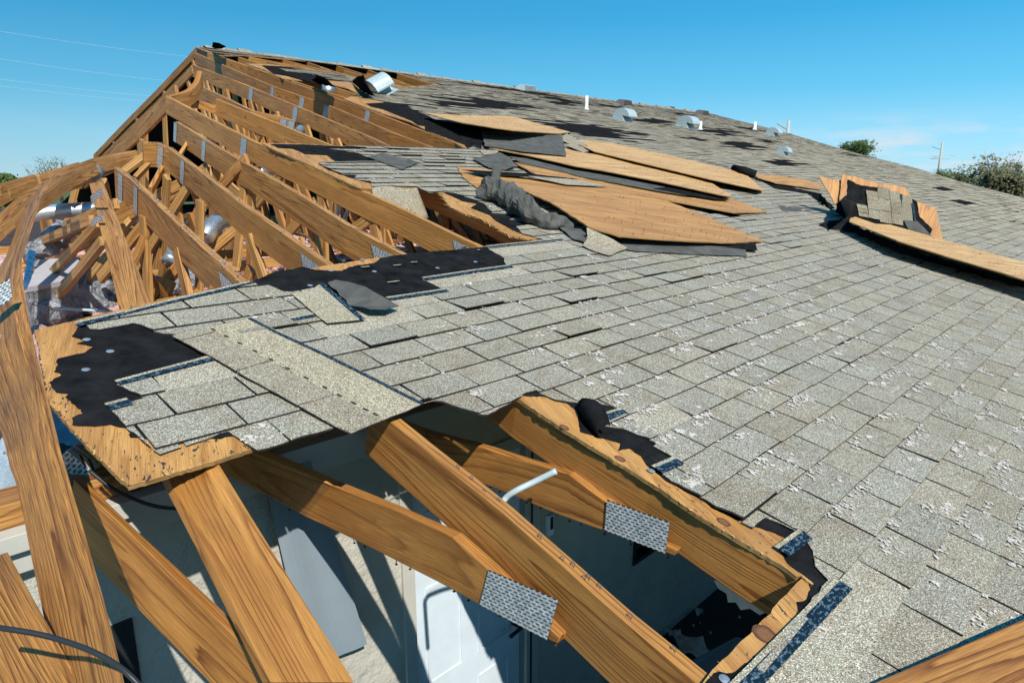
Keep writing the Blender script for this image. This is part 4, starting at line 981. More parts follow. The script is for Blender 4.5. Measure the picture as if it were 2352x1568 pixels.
# boxed air plenum
bx = empty('air_box', DP(130, 620, 4.6), 'silver faced air box with a slanted lid behind the long pale braces', 'air box')
b0_, b1_, b2_, b3_ = DP(60, 660, 4.2), DP(92, 596, 4.8), DP(184, 590, 5.0), DP(178, 640, 4.5)
slab('lid', [b0_, b1_, b2_, b3_], .03, (b1_ - b0_).cross(b3_ - b0_).normalized() * (1 if (b1_ - b0_).cross(b3_ - b0_).z > 0 else -1), CARD, bx)
slab('side', [b0_ + Vector((0, 0, -.03)), b3_ + Vector((0, 0, -.03)), b3_ + Vector((0, 0, -.30)), b0_ + Vector((0, 0, -.30))], .02, (b3_ - b0_).cross(Vector((0, 0, 1))).normalized(), FOIL, bx)
slab('galvanised_flange', [DP(66, 572, 4.1), DP(83, 578, 4.1), DP(72, 640, 4.0), DP(60, 668, 3.95), DP(52, 655, 3.95)], .003, -ray(70, 620).normalized(), GALV, bx)
o = tube('metal_collar', [DP(752, 222, 11.6), DP(756, 196, 11.55)], [.10, .12], GALV, seg=20); tag(o, 'round galvanised collar standing in the torn gap left of the tipped vent hood', 'pipe')

# ================================================================== torn sheets and felt on the roof
def newell(P):
    n = Vector((0, 0, 0))
    for i, p in enumerate(P):
        q = P[(i + 1) % len(P)]; n += Vector(((p.y - q.y) * (p.z + q.z), (p.z - q.z) * (p.x + q.x), (p.x - q.x) * (p.y + q.y)))
    n.normalize(); return n if n.dot(nd) > 0 else -n
NAILGRID = []
def sheet(name, L, lab, cat, m=PLY, th=.010, jag=.011, edge=PLYE, gdir=None, parent=None, nails=0, group=None):
    P = [RP(x, y, o) for x, y, o in L]; n = newell(P)
    c0 = sum(P, Vector()) / len(P)
    P = [p - n * (p - c0).dot(n) for p in P] if len(P) > 3 and False else P
    root = parent
    if nails:
        root = empty(name, c0, lab, cat, group); o = slab('panel', P, th, n, [m, edge], root, jag=jag, mi_side=1, gdir=gdir or (P[1] - P[0]).normalized(), step=.06)
        g1 = (P[len(P) // 2] - P[0]).normalized(); g2 = n.cross(g1)
        poly = [((p - c0).dot(g1), (p - c0).dot(g2)) for p in P]
        xs = [p[0] for p in poly]; ys = [p[1] for p in poly]; c = 0; tries = 0; mbn = MB()
        while c < nails and tries < 4000:
            tries += 1; x, y = R.uniform(min(xs), max(xs)), R.uniform(min(ys), max(ys))
            if not inside((x, y), poly): continue
            y = round(y / .12) * .12 + R.uniform(-.012, .012)
            if not inside((x, y), poly): continue
            # height over the sheet: follow nearest outline offsets
            wsum = 0; hsum = 0
            for p, (px_, py_) in zip(P, poly):
                w_ = 1 / (((px_ - x) ** 2 + (py_ - y) ** 2) ** 1.5 + .01); wsum += w_; hsum += w_ * (p - c0).dot(n)
            o_ = c0 + g1 * x + g2 * y + n * (hsum / wsum - .006)
            d = (n + g1 * R.uniform(-.5, .5) + g2 * R.uniform(-.5, .5)).normalized() * R.uniform(.014, .030)
            e = g1 * .0018; f_ = g2 * .0018
            box(mbn, o_ - e / 2 - f_ / 2, e, f_, d); c += 1
        ob = mbn.build('protruding_nails', RUST, root); ob['kind'] = 'stuff'
        return root
    o = slab(name, P, th, n, [m, edge], root, jag=jag, mi_side=1, gdir=gdir, step=.05)
    if parent is None: tag(o, lab, cat, group)
    return o
GPL = 'plywood sheets ripped loose and flipped on the roof'
sheet('plywood_sheet', [(976, 259, .10), (1061, 265, .09), (1120, 266, .08), (1181, 268, .06), (1240, 285, .06), (1309, 303, .08), (1284, 307, .12), (1181, 300, .22), (1120, 291, .24), (1061, 282, .2), (1015, 271, .14)],
      'curved plywood sheet lifted over black felt, highest of the flipped sheets', 'plywood', PLYW, nails=70, group=GPL)
sheet('plywood_sheet', [(1123, 340, .05), (1215, 345, .05), (1262, 330, .05), (1321, 347, .05), (1423, 364, .05), (1530, 388, .05), (1615, 408, .05), (1684, 451, .05), (1662, 449, .09), (1526, 419, .10), (1382, 391, .10), (1321, 381, .10), (1215, 357, .09)],
      'long plywood sheet second from the top right, between the pale one and the big one', 'plywood', PLYW, nails=90, group=GPL)
sheet('plywood_sheet', [(1300, 318, .04), (1340, 322, .04), (1403, 328, .04), (1553, 360, .04), (1673, 388, .04), (1719, 405, .04), (1755, 437, .04), (1745, 436, .08), (1628, 411, .10), (1457, 370, .10), (1365, 348, .08)],
      'palest long plywood sheet at the upper right of the flipped sheets', 'plywood', PLYW, nails=90, group=GPL)
sheet('plywood_sheet', [(1181, 373, .04), (1284, 391, .04), (1352, 405, .04), (1475, 432, .04), (1587, 446, .04), (1662, 449, .03), (1762, 487, .02), (1686, 488, .05), (1594, 471, .06), (1485, 450, .06), (1423, 438, .05), (1310, 425, .04), (1240, 405, .04)],
      'narrow plywood sheet with pink fluff, squeezed between two larger flipped sheets', 'plywood', PLY, nails=70, group=GPL)
sheet('plywood_sheet', [(1150, 400, .05), (1236, 412, .05), (1410, 434, .05), (1481, 449, .05), (1526, 459, .05), (1615, 493, .04), (1753, 553, .03), (1680, 557, .06), (1560, 552, .08), (1423, 542, .09), (1351, 521, .09), (1338, 511, .09), (1284, 477, .09), (1263, 463, .09), (1226, 448, .08), (1195, 432, .07), (1150, 419, .06)],
      'biggest plywood sheet flipped nails up beside the felt roll', 'plywood', PLY, nails=100, group=GPL)
sheet('splintered_plywood', [(1050, 383, .02), (1120, 390, .03), (1165, 394, .04), (1165, 425, .04), (1115, 420, .02), (1099, 435, .02), (1078, 419, .02), (1056, 396, .02)], 'splintered plywood corner at the left of the felt roll', 'plywood', PLY, jag=.02)
sheet('splintered_plywood', [(1733, 400, .05), (1780, 402, .08), (1822, 408, .08), (1886, 421, .05), (1884, 435, .03), (1780, 420, .05), (1740, 408, .05)], 'small torn plywood strip between the pale sheet and the upright panel', 'plywood', PLY, jag=.02)
GF = 'loose scraps of black roofing felt'
felts = [
 ([(976, 268, .02), (1068, 290, .06), (1111, 300, .1), (1106, 340, .03), (1095, 343, .0), (1045, 325, .0), (976, 298, .0)], 'black tangled felt under the highest flipped sheet', FELT),
 ([(1106, 298, .12), (1200, 303, .14), (1290, 308, .10), (1301, 358, .09), (1200, 348, .10), (1113, 335, .05)], 'grey felt curtain hanging below the highest flipped sheet', FELTG),
 ([(1085, 364, .03), (1147, 350, .06), (1171, 361, .06), (1185, 381, .05), (1160, 390, .03), (1123, 385, .03)], 'grey felt flap above the splintered plywood corner', FELTG),
 ([(1171, 359, .05), (1284, 373, .05), (1331, 381, .05), (1435, 402, .05), (1510, 420, .05), (1584, 440, .05), (1580, 449, .05), (1520, 440, .05), (1435, 424, .05), (1331, 405, .05), (1304, 397, .05), (1195, 374, .05)], 'long grey felt strip between two flipped plywood sheets', FELTG),
 ([(1060, 389, .05), (1212, 398, .07), (1325, 411, .08), (1330, 415, .08), (1212, 406, .08), (1113, 402, .06)], 'flat black felt strip along the top of the biggest flipped sheet', FELT),
 ([(1284, 521, .03), (1345, 527, .04), (1345, 556, .03), (1317, 549, .02)], 'small grey felt flap at the lower end of the felt roll', FELTG),
 ([(1395, 545, .02), (1500, 552, .03), (1710, 565, .03), (1717, 588, .02), (1590, 583, .02), (1464, 577, .02), (1437, 572, .02)], 'grey felt band sticking out under the biggest flipped sheet', FELTG),
 ([(1600, 556, .035), (1735, 557, .035), (1740, 575, .03), (1690, 570, .03)], 'black felt tip under the pointed end of the biggest flipped sheet', FELT),
 ([(1370, 346, .02), (1457, 366, .03), (1540, 386, .03), (1530, 396, .02), (1423, 372, .02)], 'grey felt strip just under the palest flipped sheet', FELTG),
 ([(1500, 432, .055), (1560, 428, .055), (1650, 446, .055), (1675, 460, .05), (1640, 458, .05), (1580, 448, .055)], 'black felt in the dark gap over the narrow plywood sheet', FELT),  # black strip paints the shaded hole between two sheets
 ([(843, 360, .02), (878, 351, .03), (920, 362, .025), (964, 372, .03), (923, 389, .02)], 'grey felt scrap lying on the middle shingle patch', FELTG),
 ([(752, 648, .02), (770, 642, .04), (805, 648, .05), (840, 658, .06), (880, 680, .06), (917, 703, .035), (885, 709, .05), (850, 709, .05), (800, 700, .02)], 'smoky grey felt flap curled up beside the near bare felt', FELTG),
 ([(1733, 408, .01), (1790, 425, .02), (1850, 437, .02), (1890, 445, .02), (1880, 449, .01), (1780, 433, .01)], 'black felt edge under the small torn plywood strip', FELT),
 ([(1786, 471, .012), (1860, 478, .012), (1890, 487, .012), (1800, 484, .012)], 'isolated grey felt scrap left of the upright panel', FELTG),
 ([(1250, 318, .05), (1300, 322, .03), (1310, 306, .05), (1280, 308, .08)], 'black felt knot at the tip of the highest flipped sheet', FELT),
 ([(640, 168, .01), (690, 172, .03), (760, 192, .02), (720, 190, .02)], 'black felt scrap at the upper edge of the peak opening', FELT),
]
for L, lab, m in felts: sheet('roofing_felt', L, lab, 'roofing felt', m, .003, .012, m, group=GF)
# crumpled felt roll with a flap standing up
fr = empty('felt_roll', RP(1180, 480), 'crumpled grey roll of felt lying beside the biggest flipped sheet', 'roofing felt')
rp_ = spline([RP(x, y, o) for x, y, o in ((1114, 441, .06), (1130, 438, .09), (1160, 444, .10), (1190, 462, .10), (1222, 487, .09), (1262, 508, .055), (1306, 521, .02))], 7)
o = tube('roll', rp_, [(.095 - .06 * (i / len(rp_)) ** 2) * (1 + .10 * noise.noise(Vector((i * .21, 0, 0)))) for i in range(len(rp_))], FELTG, fr, seg=26)
for v in o.data.vertices:
    w_ = v.co.copy(); c_ = abs(noise.noise(w_ * 7)) + .6 * abs(noise.noise(w_ * 15 + Vector((3, 0, 0)))) ; q_ = (w_ - rp_[min(range(len(rp_)), key=lambda i: (rp_[i] - w_).length)])
    v.co = w_ + q_.normalized() * (.028 - c_ * .062) + Vector([noise.noise(w_ * 5 + Vector((q, 0, 0))) for q in (0, 4, 8)]) * .03
o.data.polygons.foreach_set('use_smooth', [False] * len(o.data.polygons))
A0, A1, B1, B0 = RP(1112, 432, .08), RP(1156, 428, .10), RP(1153, 392, .22), RP(1138, 376, .30)
sheetgrid('standing_flap', lambda u, v: (A0.lerp(A1, u)).lerp(RP(1136, 380, .24).lerp(RP(1151, 384, .24), u), v ** 1.3) + cd * .03 * math.sin(v * 4 + u * 3), 8, 10, FELTG, fr, th=.003)
# dark curl of felt at the near torn edge
cu = empty('felt_curl', RP(1370, 950), 'black felt curled into an open scoop at the torn shingle edge', 'roofing felt')
c0, c1 = RP(1385, 1004, .004), RP(1332, 940, .004); ax = (c1 - c0)
xc = ax.normalized().cross(nd).normalized(); xc = xc if proj(c0 + xc * .05)[0] > proj(c0)[0] else -xc
def curl(u, v):
    th_ = v * 3.5; r = .017 + .022 * math.sin(math.pi * min(1, u * .8 + .15)); base = c0.lerp(c1, u)
    return base + xc * (-r * math.sin(th_) + .01 * u) + nd * (r - r * math.cos(th_)) + ax * .1 * v * (u - .5)
sheetgrid('curl', curl, 8, 16, FELT, cu, th=.002)
# hanging shingles below the middle patch
Pa, Pb = RP(853, 432, .01), RP(957, 430, .012)
def hang(u, v):
    p = Pa.lerp(Pb, u); d = Vector((0, 0, -.27)) * v * (1 - .12 * abs(u - .4)) - uh * .10 * v + cd * (.05 * (u - .5) * v)
    return p + d + nd * .012 * math.sin(u * 6 + v * 2)
hs_ = empty('hanging_shingles', Pa, 'strip of shingles folded down over the edge of the middle patch', 'shingles')
o = sheetgrid('shingle_flap', hang, 14, 8, SHG, hs_, th=.006); 
ca_ = o.data.color_attributes.new('tone', 'FLOAT_COLOR', 'CORNER')
for c_ in ca_.data: c_.color = (1.0, .95, .88, 1)
def shing_sheet(name, L, lab, parent=None, off=0, tone=(1, .98, .92), th=.005, jag=.004, cat='shingles'):
    P = [RP(x, y, o + off) for x, y, o in L]; n = newell(P)
    o = slab(name, P, th, n, [SHG, EDGE], parent, jag=jag, mi_side=1, tone=tone, step=.04)
    if parent is None: tag(o, lab, cat)
    return o
# band of shingles blown across the near piece
bb = empty('shingle_strip', RP(780, 870), 'long strip of shingles blown diagonally across the near piece, edged by dark tape', 'shingles')
up_, lo_ = [(577, 729), (640, 762), (740, 808), (850, 862), (930, 903), (975, 925)], [(395, 771), (480, 815), (560, 862), (660, 916), (740, 962), (806, 995)]
def bandpt(u, v):
    def along(L, u): f = u * (len(L) - 1); i = min(int(f), len(L) - 2); k = f - i; return (L[i][0] + (L[i + 1][0] - L[i][0]) * k, L[i][1] + (L[i + 1][1] - L[i][1]) * k)
    a_, b_ = along(lo_, u), along(up_, u); return (a_[0] + (b_[0] - a_[0]) * v, a_[1] + (b_[1] - a_[1]) * v)
cuts = [(0, .045), (.05, .355), (.36, .66), (.665, .965), (.97, 1)]
for u0, u1 in cuts:
    L = [(*bandpt(u0 + (u1 - u0) * f, 0), .0205) for f in (0, .5, 1)] + [(*bandpt(u1, .44), .0185), (*bandpt(u0, .44), .0185)]
    shing_sheet('shingle_tab', L, None, bb, tone=(.93, .89, .83))
L = [(*bandpt(f / 8, .44), .0185) for f in range(9)] + [(*bandpt(f / 8, 1), .0165) for f in range(8, -1, -1)]
shing_sheet('upper_strip', L, None, bb, tone=(1.12, 1.06, .94))
tp_ = MB(); n = 40
for i in range(n):
    a_, b_, c_, d_ = bandpt(i / n, .955), bandpt((i + 1) / n, .955), bandpt((i + 1) / n, 1.0), bandpt(i / n, 1.0)
    tp_.face([RP(*a_, .0195), RP(*b_, .0195), RP(*c_, .0195), RP(*d_, .0195)], [(i * .04, 0), (i * .04 + .04, 0), (i * .04 + .04, .03), (i * .04, .03)])
tp_.build('release_strip', BLUE, bb)
tp_ = MB()
for i in range(12):
    u = (i + .3) / 12.3; a_ = bandpt(u, .47); P = RP(*a_, .0205); e = (RP(*bandpt(u + .02, .47), .0205) - P).normalized(); f_ = nd.cross(e)
    L_ = [P + e * .013 * math.cos(k * .785) + f_ * .005 * math.sin(k * .785) for k in range(8)]; m_ = MB(); m_.face(L_); m_.build('glue_dot', EDGE, bb)
# second stray shingle beside the grey flap
b5 = empty('shingle_strip', RP(750, 690), 'short stray shingle with a dark tape edge beside the smoky felt flap', 'shingles')
shing_sheet('shingle_tab', [(671, 675, .018), (720, 662, .02), (735, 651, .022), (829, 734, .018), (752, 742, .016), (745, 737, .016), (715, 713, .016)], None, b5, tone=(1.08, 1.03, .93))
A, B = RP(737, 650, .0235), RP(833, 733, .0195); t_ = (B - A).normalized(); v_ = nd.cross(t_); m_ = MB()
for i in range(12):
    p, q = A.lerp(B, i / 12), A.lerp(B, (i + 1) / 12); m_.face([p - v_ * .013, q - v_ * .013, q + v_ * .013, p + v_ * .013], [(i * .03, 0), (i * .03 + .03, 0), (i * .03 + .03, .03), (i * .03, .03)])
m_.build('release_strip', BLUE, b5)
sh_ = [([(1348, 522, .10), (1395, 543, .07), (1443, 569, .02), (1399, 587, .02), (1365, 577, .02), (1339, 564, .02), (1349, 545, .05)], 'curled shingle folded over the near corner of the biggest flipped sheet'),
       ([(1270, 312, .05), (1300, 306, .07), (1330, 322, .08), (1350, 334, .07), (1310, 332, .05)], 'fan of bent shingles at the tip of the highest flipped sheet'),
       ([(1290, 330, .05), (1322, 332, .06), (1365, 345, .05), (1340, 350, .04)], 'bent shingle between the two upper flipped sheets'),
       ([(1212, 404, .085), (1330, 413, .085), (1395, 428, .07), (1300, 424, .07), (1230, 409, .08)], 'grey shingle piece lying on the upper edge of the biggest flipped sheet'),
       ([(1100, 343, .02), (1145, 346, .05), (1140, 352, .04), (1112, 356, .02)], 'small round shingle lump at the right end of the middle patch')]
for L, lab in sh_: shing_sheet('loose_shingle', L, lab, tone=(.95, .9, .85), jag=.008)
# dark scraps near the tipped vent
for L, lab in (([(722, 170, .35), (745, 178, .45), (770, 200, .15), (745, 196, .05), (735, 188, .05)], 'upright torn felt spike left of the tipped vent hood'),
               ([(808, 188, .02), (818, 178, .2), (835, 172, .35), (838, 190, .25), (862, 222, .05), (835, 212, .0)], 'black torn felt clinging to the left side of the tipped vent hood'),
               ([(487, 108, .1), (490, 97, .35), (503, 99, .35), (519, 107, .2), (508, 112, .15), (495, 112, .1)], 'curled dark scrap standing on the roof peak against the sky'),
               ([(716, 184, .1), (730, 176, .25), (756, 193, .06), (735, 194, .05)], 'folded grey felt lump beside the torn spike')):
    sheet('torn_felt', L, lab, 'roofing felt', FELT, .004, .02, FELT)
# upright panel
pan = empty('upright_panel', RP(2050, 520), 'plywood roof panel standing upright, still carrying felt and shingle rows', 'roof panel')
pb0, pb1 = RP(1949, 503, .03), RP(2166, 552, .02); bdir = (pb1 - pb0).normalized(); pn = bdir.cross(Vector((0, 0, 1))).normalized(); pn = pn if pn.dot(O - pb0) > 0 else -pn
pn = (pn + nd * .45).normalized(); pn = (pn - bdir * pn.dot(bdir)).normalized()
cX = lambda X, Y: (1780 + .38452 * X, 344.5 + .38452 * Y)
def pp(L, off): return [PLN(*cX(x, y), pb0 + pn * off, pn) for x, y in L]
pg = (pn.cross(bdir)).normalized()
slab('plywood', pp([(400, 143), (520, 170), (600, 195), (780, 225), (815, 290), (858, 312), (960, 345), (1003, 540), (700, 470), (440, 420), (385, 300)], 0), .014, pn, [PLYO, PLYE], pan, jag=.01, mi_side=1, gdir=pg)
slab('torn_plywood', pp([(265, 157), (330, 172), (395, 182), (400, 290), (362, 330)], -.03), .014, pn, [PLYO, PLYE], pan, jag=.01, mi_side=1, gdir=pg)
slab('felt', pp([(435, 175), (500, 205), (610, 225), (750, 265), (850, 310), (865, 400), (940, 470), (925, 520), (700, 465), (430, 420), (365, 372), (365, 322), (430, 270)], .006), .003, pn, FELT, pan, jag=.012)
slab('felt_flap', pp([(770, 420), (850, 425), (940, 515), (800, 480)], .02), .003, pn, FELTG, pan, jag=.004)
rowsx = [(487, 552, 320, 395), (545, 615, 238, 405), (612, 688, 216, 430), (685, 752, 240, 440), (756, 822, 268, 425)]
for (x0, x1, y0, y1) in rowsx:
    n_ = 3 if x0 != 756 else 1
    for k in range(n_):
        ya, yb = y0 + (y1 - y0) * k / n_, y0 + (y1 - y0) * (k + 1) / n_ - 1.5
        sk = 20
        slab('shingle_tab', pp([(x0 + 6 * k, ya), (x1 - 3 + 6 * k, ya + 13), (x1 - 3 + 6 * k + 5, yb + 13), (x0 + 6 * k + 5, yb)], .014 + .006 * (x0 % 3)), .005, pn, [SHG, EDGE], pan, jag=.006, mi_side=1, tone=(lambda q: (q, q * .97, q * .91))(R.uniform(.66, .84)))
m_ = MB(); q = pp([(748, 262), (762, 266), (762, 298), (749, 294)], .026); m_.face(q, [(0, 0), (.03, 0), (.03, .1), (0, .1)]); q = pp([(818, 315), (830, 320), (846, 425), (832, 420)], .026); m_.face(q, [(0, 0), (.03, 0), (.03, .4), (0, .4)]); m_.build('release_strip', BLUE, pan)
sheet('plywood_sheet', [(1953, 501, .10), (1965, 498, .12), (2011, 514, .12), (2045, 516, .12), (2170, 551, .12), (2297, 587, .12), (2420, 621, .12), (2420, 664, .17), (2297, 624, .17), (2170, 587, .17), (2060, 552, .17), (1951, 509, .14)],
      'long blond plywood plank at the foot of the upright panel', 'plywood', PLYW, nails=90, group=GPL, jag=.003)
sheet('roofing_felt', [(1880, 515, .02), (1900, 508, .05), (1950, 500, .05), (1958, 515, .08), (2100, 575, .09), (2200, 606, .08), (2352, 645, .08), (2352, 662, .02), (2200, 620, .02), (2060, 578, .02), (1960, 533, .02), (1900, 525, .01)], 'black felt pinched under the blond plank by the upright panel', 'roofing felt', FELT, .003, .02, FELT, group=GF)  # black strip paints the dark gap beneath the raised plank
sheet('roofing_felt', [(1925, 480, .02), (1944, 500, .03), (1965, 468, .35), (1940, 455, .3), (1922, 465, .1)], 'grey felt fold at the lower left corner of the upright panel', 'roofing felt', FELTG, .003, .012, FELTG, group=GF)
sheet('roofing_felt', [(1850, 440, .015), (1884, 445, .08), (1895, 455, .1), (1918, 478, .03), (1905, 480, .01)], 'black felt at the left of the upright panel, deep in its shadow', 'roofing felt', FELT, .003, .012, FELT, group=GF)  # dark patch painted where the panel's shadow falls
tag(tube('rolled_felt', [RP(1686, 386, .06), RP(1708, 392, .09), RP(1735, 401, .07)], [.05, .06, .06], FELT, seg=12), 'small black roll of felt beyond the tip of the palest flipped sheet', 'roofing felt')

# ================================================================== vents and pipes on the far slope
def hood(name, x, y, wpx, lab, tilt=0., m=VENTM, grp='metal hood vents on the roof slope'):
    P = RP(x, y, .012); dist = (P - O).length; r = wpx / F * dist / 2 * 1.05; hw = r * .75
    t = empty(name, P, lab, 'roof vent', grp)
    dn_ = -ud; up = nd
    if tilt: up = (nd + cd * -.55 + ud * .0).normalized()
    cc = dn_.cross(up).normalized(); dn_ = up.cross(cc).normalized()
    prof = [(-r, 0)] + [(-r * math.cos(k * math.pi / 10), r * .35 + r * .85 * math.sin(k * math.pi / 10)) for k in range(0, 10)] + [(r * .98, r * .62), (r * .98, r * .5), (r * .1, r * .5), (r * .5, 0)]
    mb = MB(); n = len(prof); A = [P + dn_ * p + up * q - cc * hw for p, q in prof]; B = [P + dn_ * p + up * q + cc * hw for p, q in prof]
    tr = tessellate_polygon([[Vector((p, q, 0)) for p, q in prof]])
    for a_, b_, c_ in tr: mb.face([A[a_], A[b_], A[c_]]); mb.face([B[c_], B[b_], B[a_]])
    for i in range(n): j = (i + 1) % n; mb.face([A[i], B[i], B[j], A[j]])
    mb.build('hood', m, t, weld=True)
    mb = MB(); box(mb, P - dn_ * r * 1.35 - cc * hw * 1.3 - up * .01, dn_ * r * 2.3, cc * hw * 2.6, up * .008); mb.build('flange', m, t)
    mb = MB(); box(mb, P + dn_ * r * .12 - cc * hw * .9 + up * r * .46, dn_ * r * .8, cc * hw * 1.8, up * r * .02); mb.build('opening', DARKM, t)
hood('vent_hood', 1434, 277, 40, 'grey hood vent just right of the tall white pipe')
hood('vent_hood', 1579, 293, 38, 'grey hood vent beside the short white pipe in mid slope')
hood('vent_hood', 1777, 312, 26, 'small grey hood vent near the skyline left of the first pole')
hood('vent_hood', 1800, 355, 25, 'lowest small grey hood vent beside a bare black patch')
hood('vent_hood', 874, 213, 56, 'big shiny vent hood knocked over next to the torn peak opening', tilt=1)
for x, y, w, lab in ((1208, 208, 40, 'flat crushed grey cap vent on the ridge, leftmost one'), (1433, 240, 34, 'dark slatted box vent on the ridge above a grey hood'), (1612, 263, 30, 'dark slatted box vent on the ridge, rightmost one'), (1541, 250, 16, 'small dark lump on the ridge between the two slatted box vents')):
    P = RP(x, y, .0); d = (P - O).length; W_ = w / F * d; t = empty('box_vent', P, lab, 'roof vent', 'low vents along the ridge')
    mb = MB(); h = W_ * .30; hx = cd * W_ * .5; hy = ud * W_ * .35
    lo = [P - hx - hy, P + hx - hy, P + hx + hy, P - hx + hy]; hi = [P - hx * .72 - hy * .6 + nd * h, P + hx * .8 - hy * .6 + nd * h, P + hx * .8 + hy * .6 + nd * h * .9, P - hx * .72 + hy * .6 + nd * h * .85]
    mb.face(hi); [mb.face([lo[i], lo[(i + 1) % 4], hi[(i + 1) % 4], hi[i]]) for i in range(4)]
    mb.build('cap', VENTM if x == 1208 else VENTB, t)
    mb = MB()
    for k in range(5):
        f0 = (k + .3) / 5.5; mb.face([lo[0].lerp(hi[0], f0) - hy * .02, lo[1].lerp(hi[1], f0) - hy * .02, lo[1].lerp(hi[1], f0 + .09) - hy * .08, lo[0].lerp(hi[0], f0 + .09) - hy * .08])
    mb.build('louvre', EDGE, t)
for x, y, h, lab in ((1347, 253, 29, 'tall white vent pipe on the upper slope'), (1608, 299, 18, 'short white vent pipe right of a hood vent'), (1733, 299, 16, 'white vent pipe breaking the skyline left of the first pole')):
    P = RP(x, y, 0); d = (P - O).length; L_ = h / F * d; r = 3.6 / F * d
    pts = [P + Vector((0, 0, L_ * f)) for f in (0, .12, .14, .5, 1)]
    tag(tube('vent_pipe', pts, [r * 1.5, r * 1.35, r, r, r * .98], WHITE, seg=14), lab, 'pipe', 'white vent pipes')

# ================================================================== scattered insulation tufts
def tufts(name, N, fn, smin, smax, seed, m):
    rg = random.Random(seed); mb = MB(); bm = bmesh.new(); bmesh.ops.create_icosphere(bm, subdivisions=2, radius=1); V = [v.co.copy() for v in bm.verts]; Fc = [[v.index for v in f.verts] for f in bm.faces]; bm.free()
    for i in range(N):
        r = fn(rg)
        if r is None: continue
        P, X, Y, Z, k = r; s = rg.uniform(smin, smax) * k; el = rg.uniform(.9, 1.9); h = rg.uniform(.14, .34); an = rg.gauss(0, .5); o = rg.uniform(0, 99)
        e1 = X * math.cos(an) + Y * math.sin(an); e2 = -X * math.sin(an) + Y * math.cos(an)
        vs = []
        for v in V:
            q = v * (1 + 1.5 * noise.noise(v * 1.9 + Vector((o, 0, 0)))); vs.append(P + (e1 * q.x * el + e2 * q.y + Z * max(-.2, q.z) * h) * s)
        for f in Fc: mb.face([vs[j] for j in f])
    me_ = mb.build(name, m); me_.data.polygons.foreach_set('use_smooth', [True] * len(me_.data.polygons)); return tag(me_, kind='stuff')
CL = []
def on_field(rg):
    if CL:
        a_, b_, sp_ = CL[-1][:3]; CL[-1][3] -= 1
        if CL[-1][3] <= 0: CL.pop()
        a_ += rg.gauss(0, sp_ * 1.3); b_ -= rg.gauss(0, sp_ * .6)
        if not inside((a_, b_), FP): return None
        return AB(a_, b_, .0095 + und(a_, b_)), -ud, cd, nd, 1
    a_ = .8 + rg.random() ** 1.25 * 9; k = rg.randint(-14, 40)
    if rg.random() > .95 - .32 * max(0, k + 4) / 20: k = rg.randint(-14, 6)
    dr = .0105 * (min(a_, 9) - 2.53) + .005 * noise.noise(Vector((a_ * .7, k * .31, 0)))
    b0 = 1.098 + EX * k + dr
    dens = noise.noise(Vector((a_ * 2.6, b0 * 1.7, 7))) + .25 * min(2.2, a_ - 1.6) - .12 * max(0, b0 - 1.5)
    if rg.random() > .25 + 1.2 * dens: return None
    b_ = b0 - abs(rg.gauss(0, .022)) if rg.random() < .68 else b0 + rg.uniform(0, EX)
    if not inside((a_, b_), FP): return None
    CL.append([a_, b_ - .012, rg.uniform(.006, .034), int(rg.uniform(2, 26 if a_ < 4.5 else 9))])
    return AB(a_, b_, .009 + und(a_, b_) + (0 if b_ < b0 else .002)), -ud, cd, nd, 1.5
tufts('insulation_tufts', 21000, on_field, .0012, .0053, 4, FLUFFM)
def on_attic(rg):
    a_ = rg.uniform(1.7, 7); w_ = rg.uniform(2.65, 8); return AWZ(a_, w_, Z0 + .03 + atz(a_, w_)), cd, uh, Vector((0, 0, 1)), 1
tufts('insulation_lumps', 5000, on_attic, .012, .045, 6, PINK)

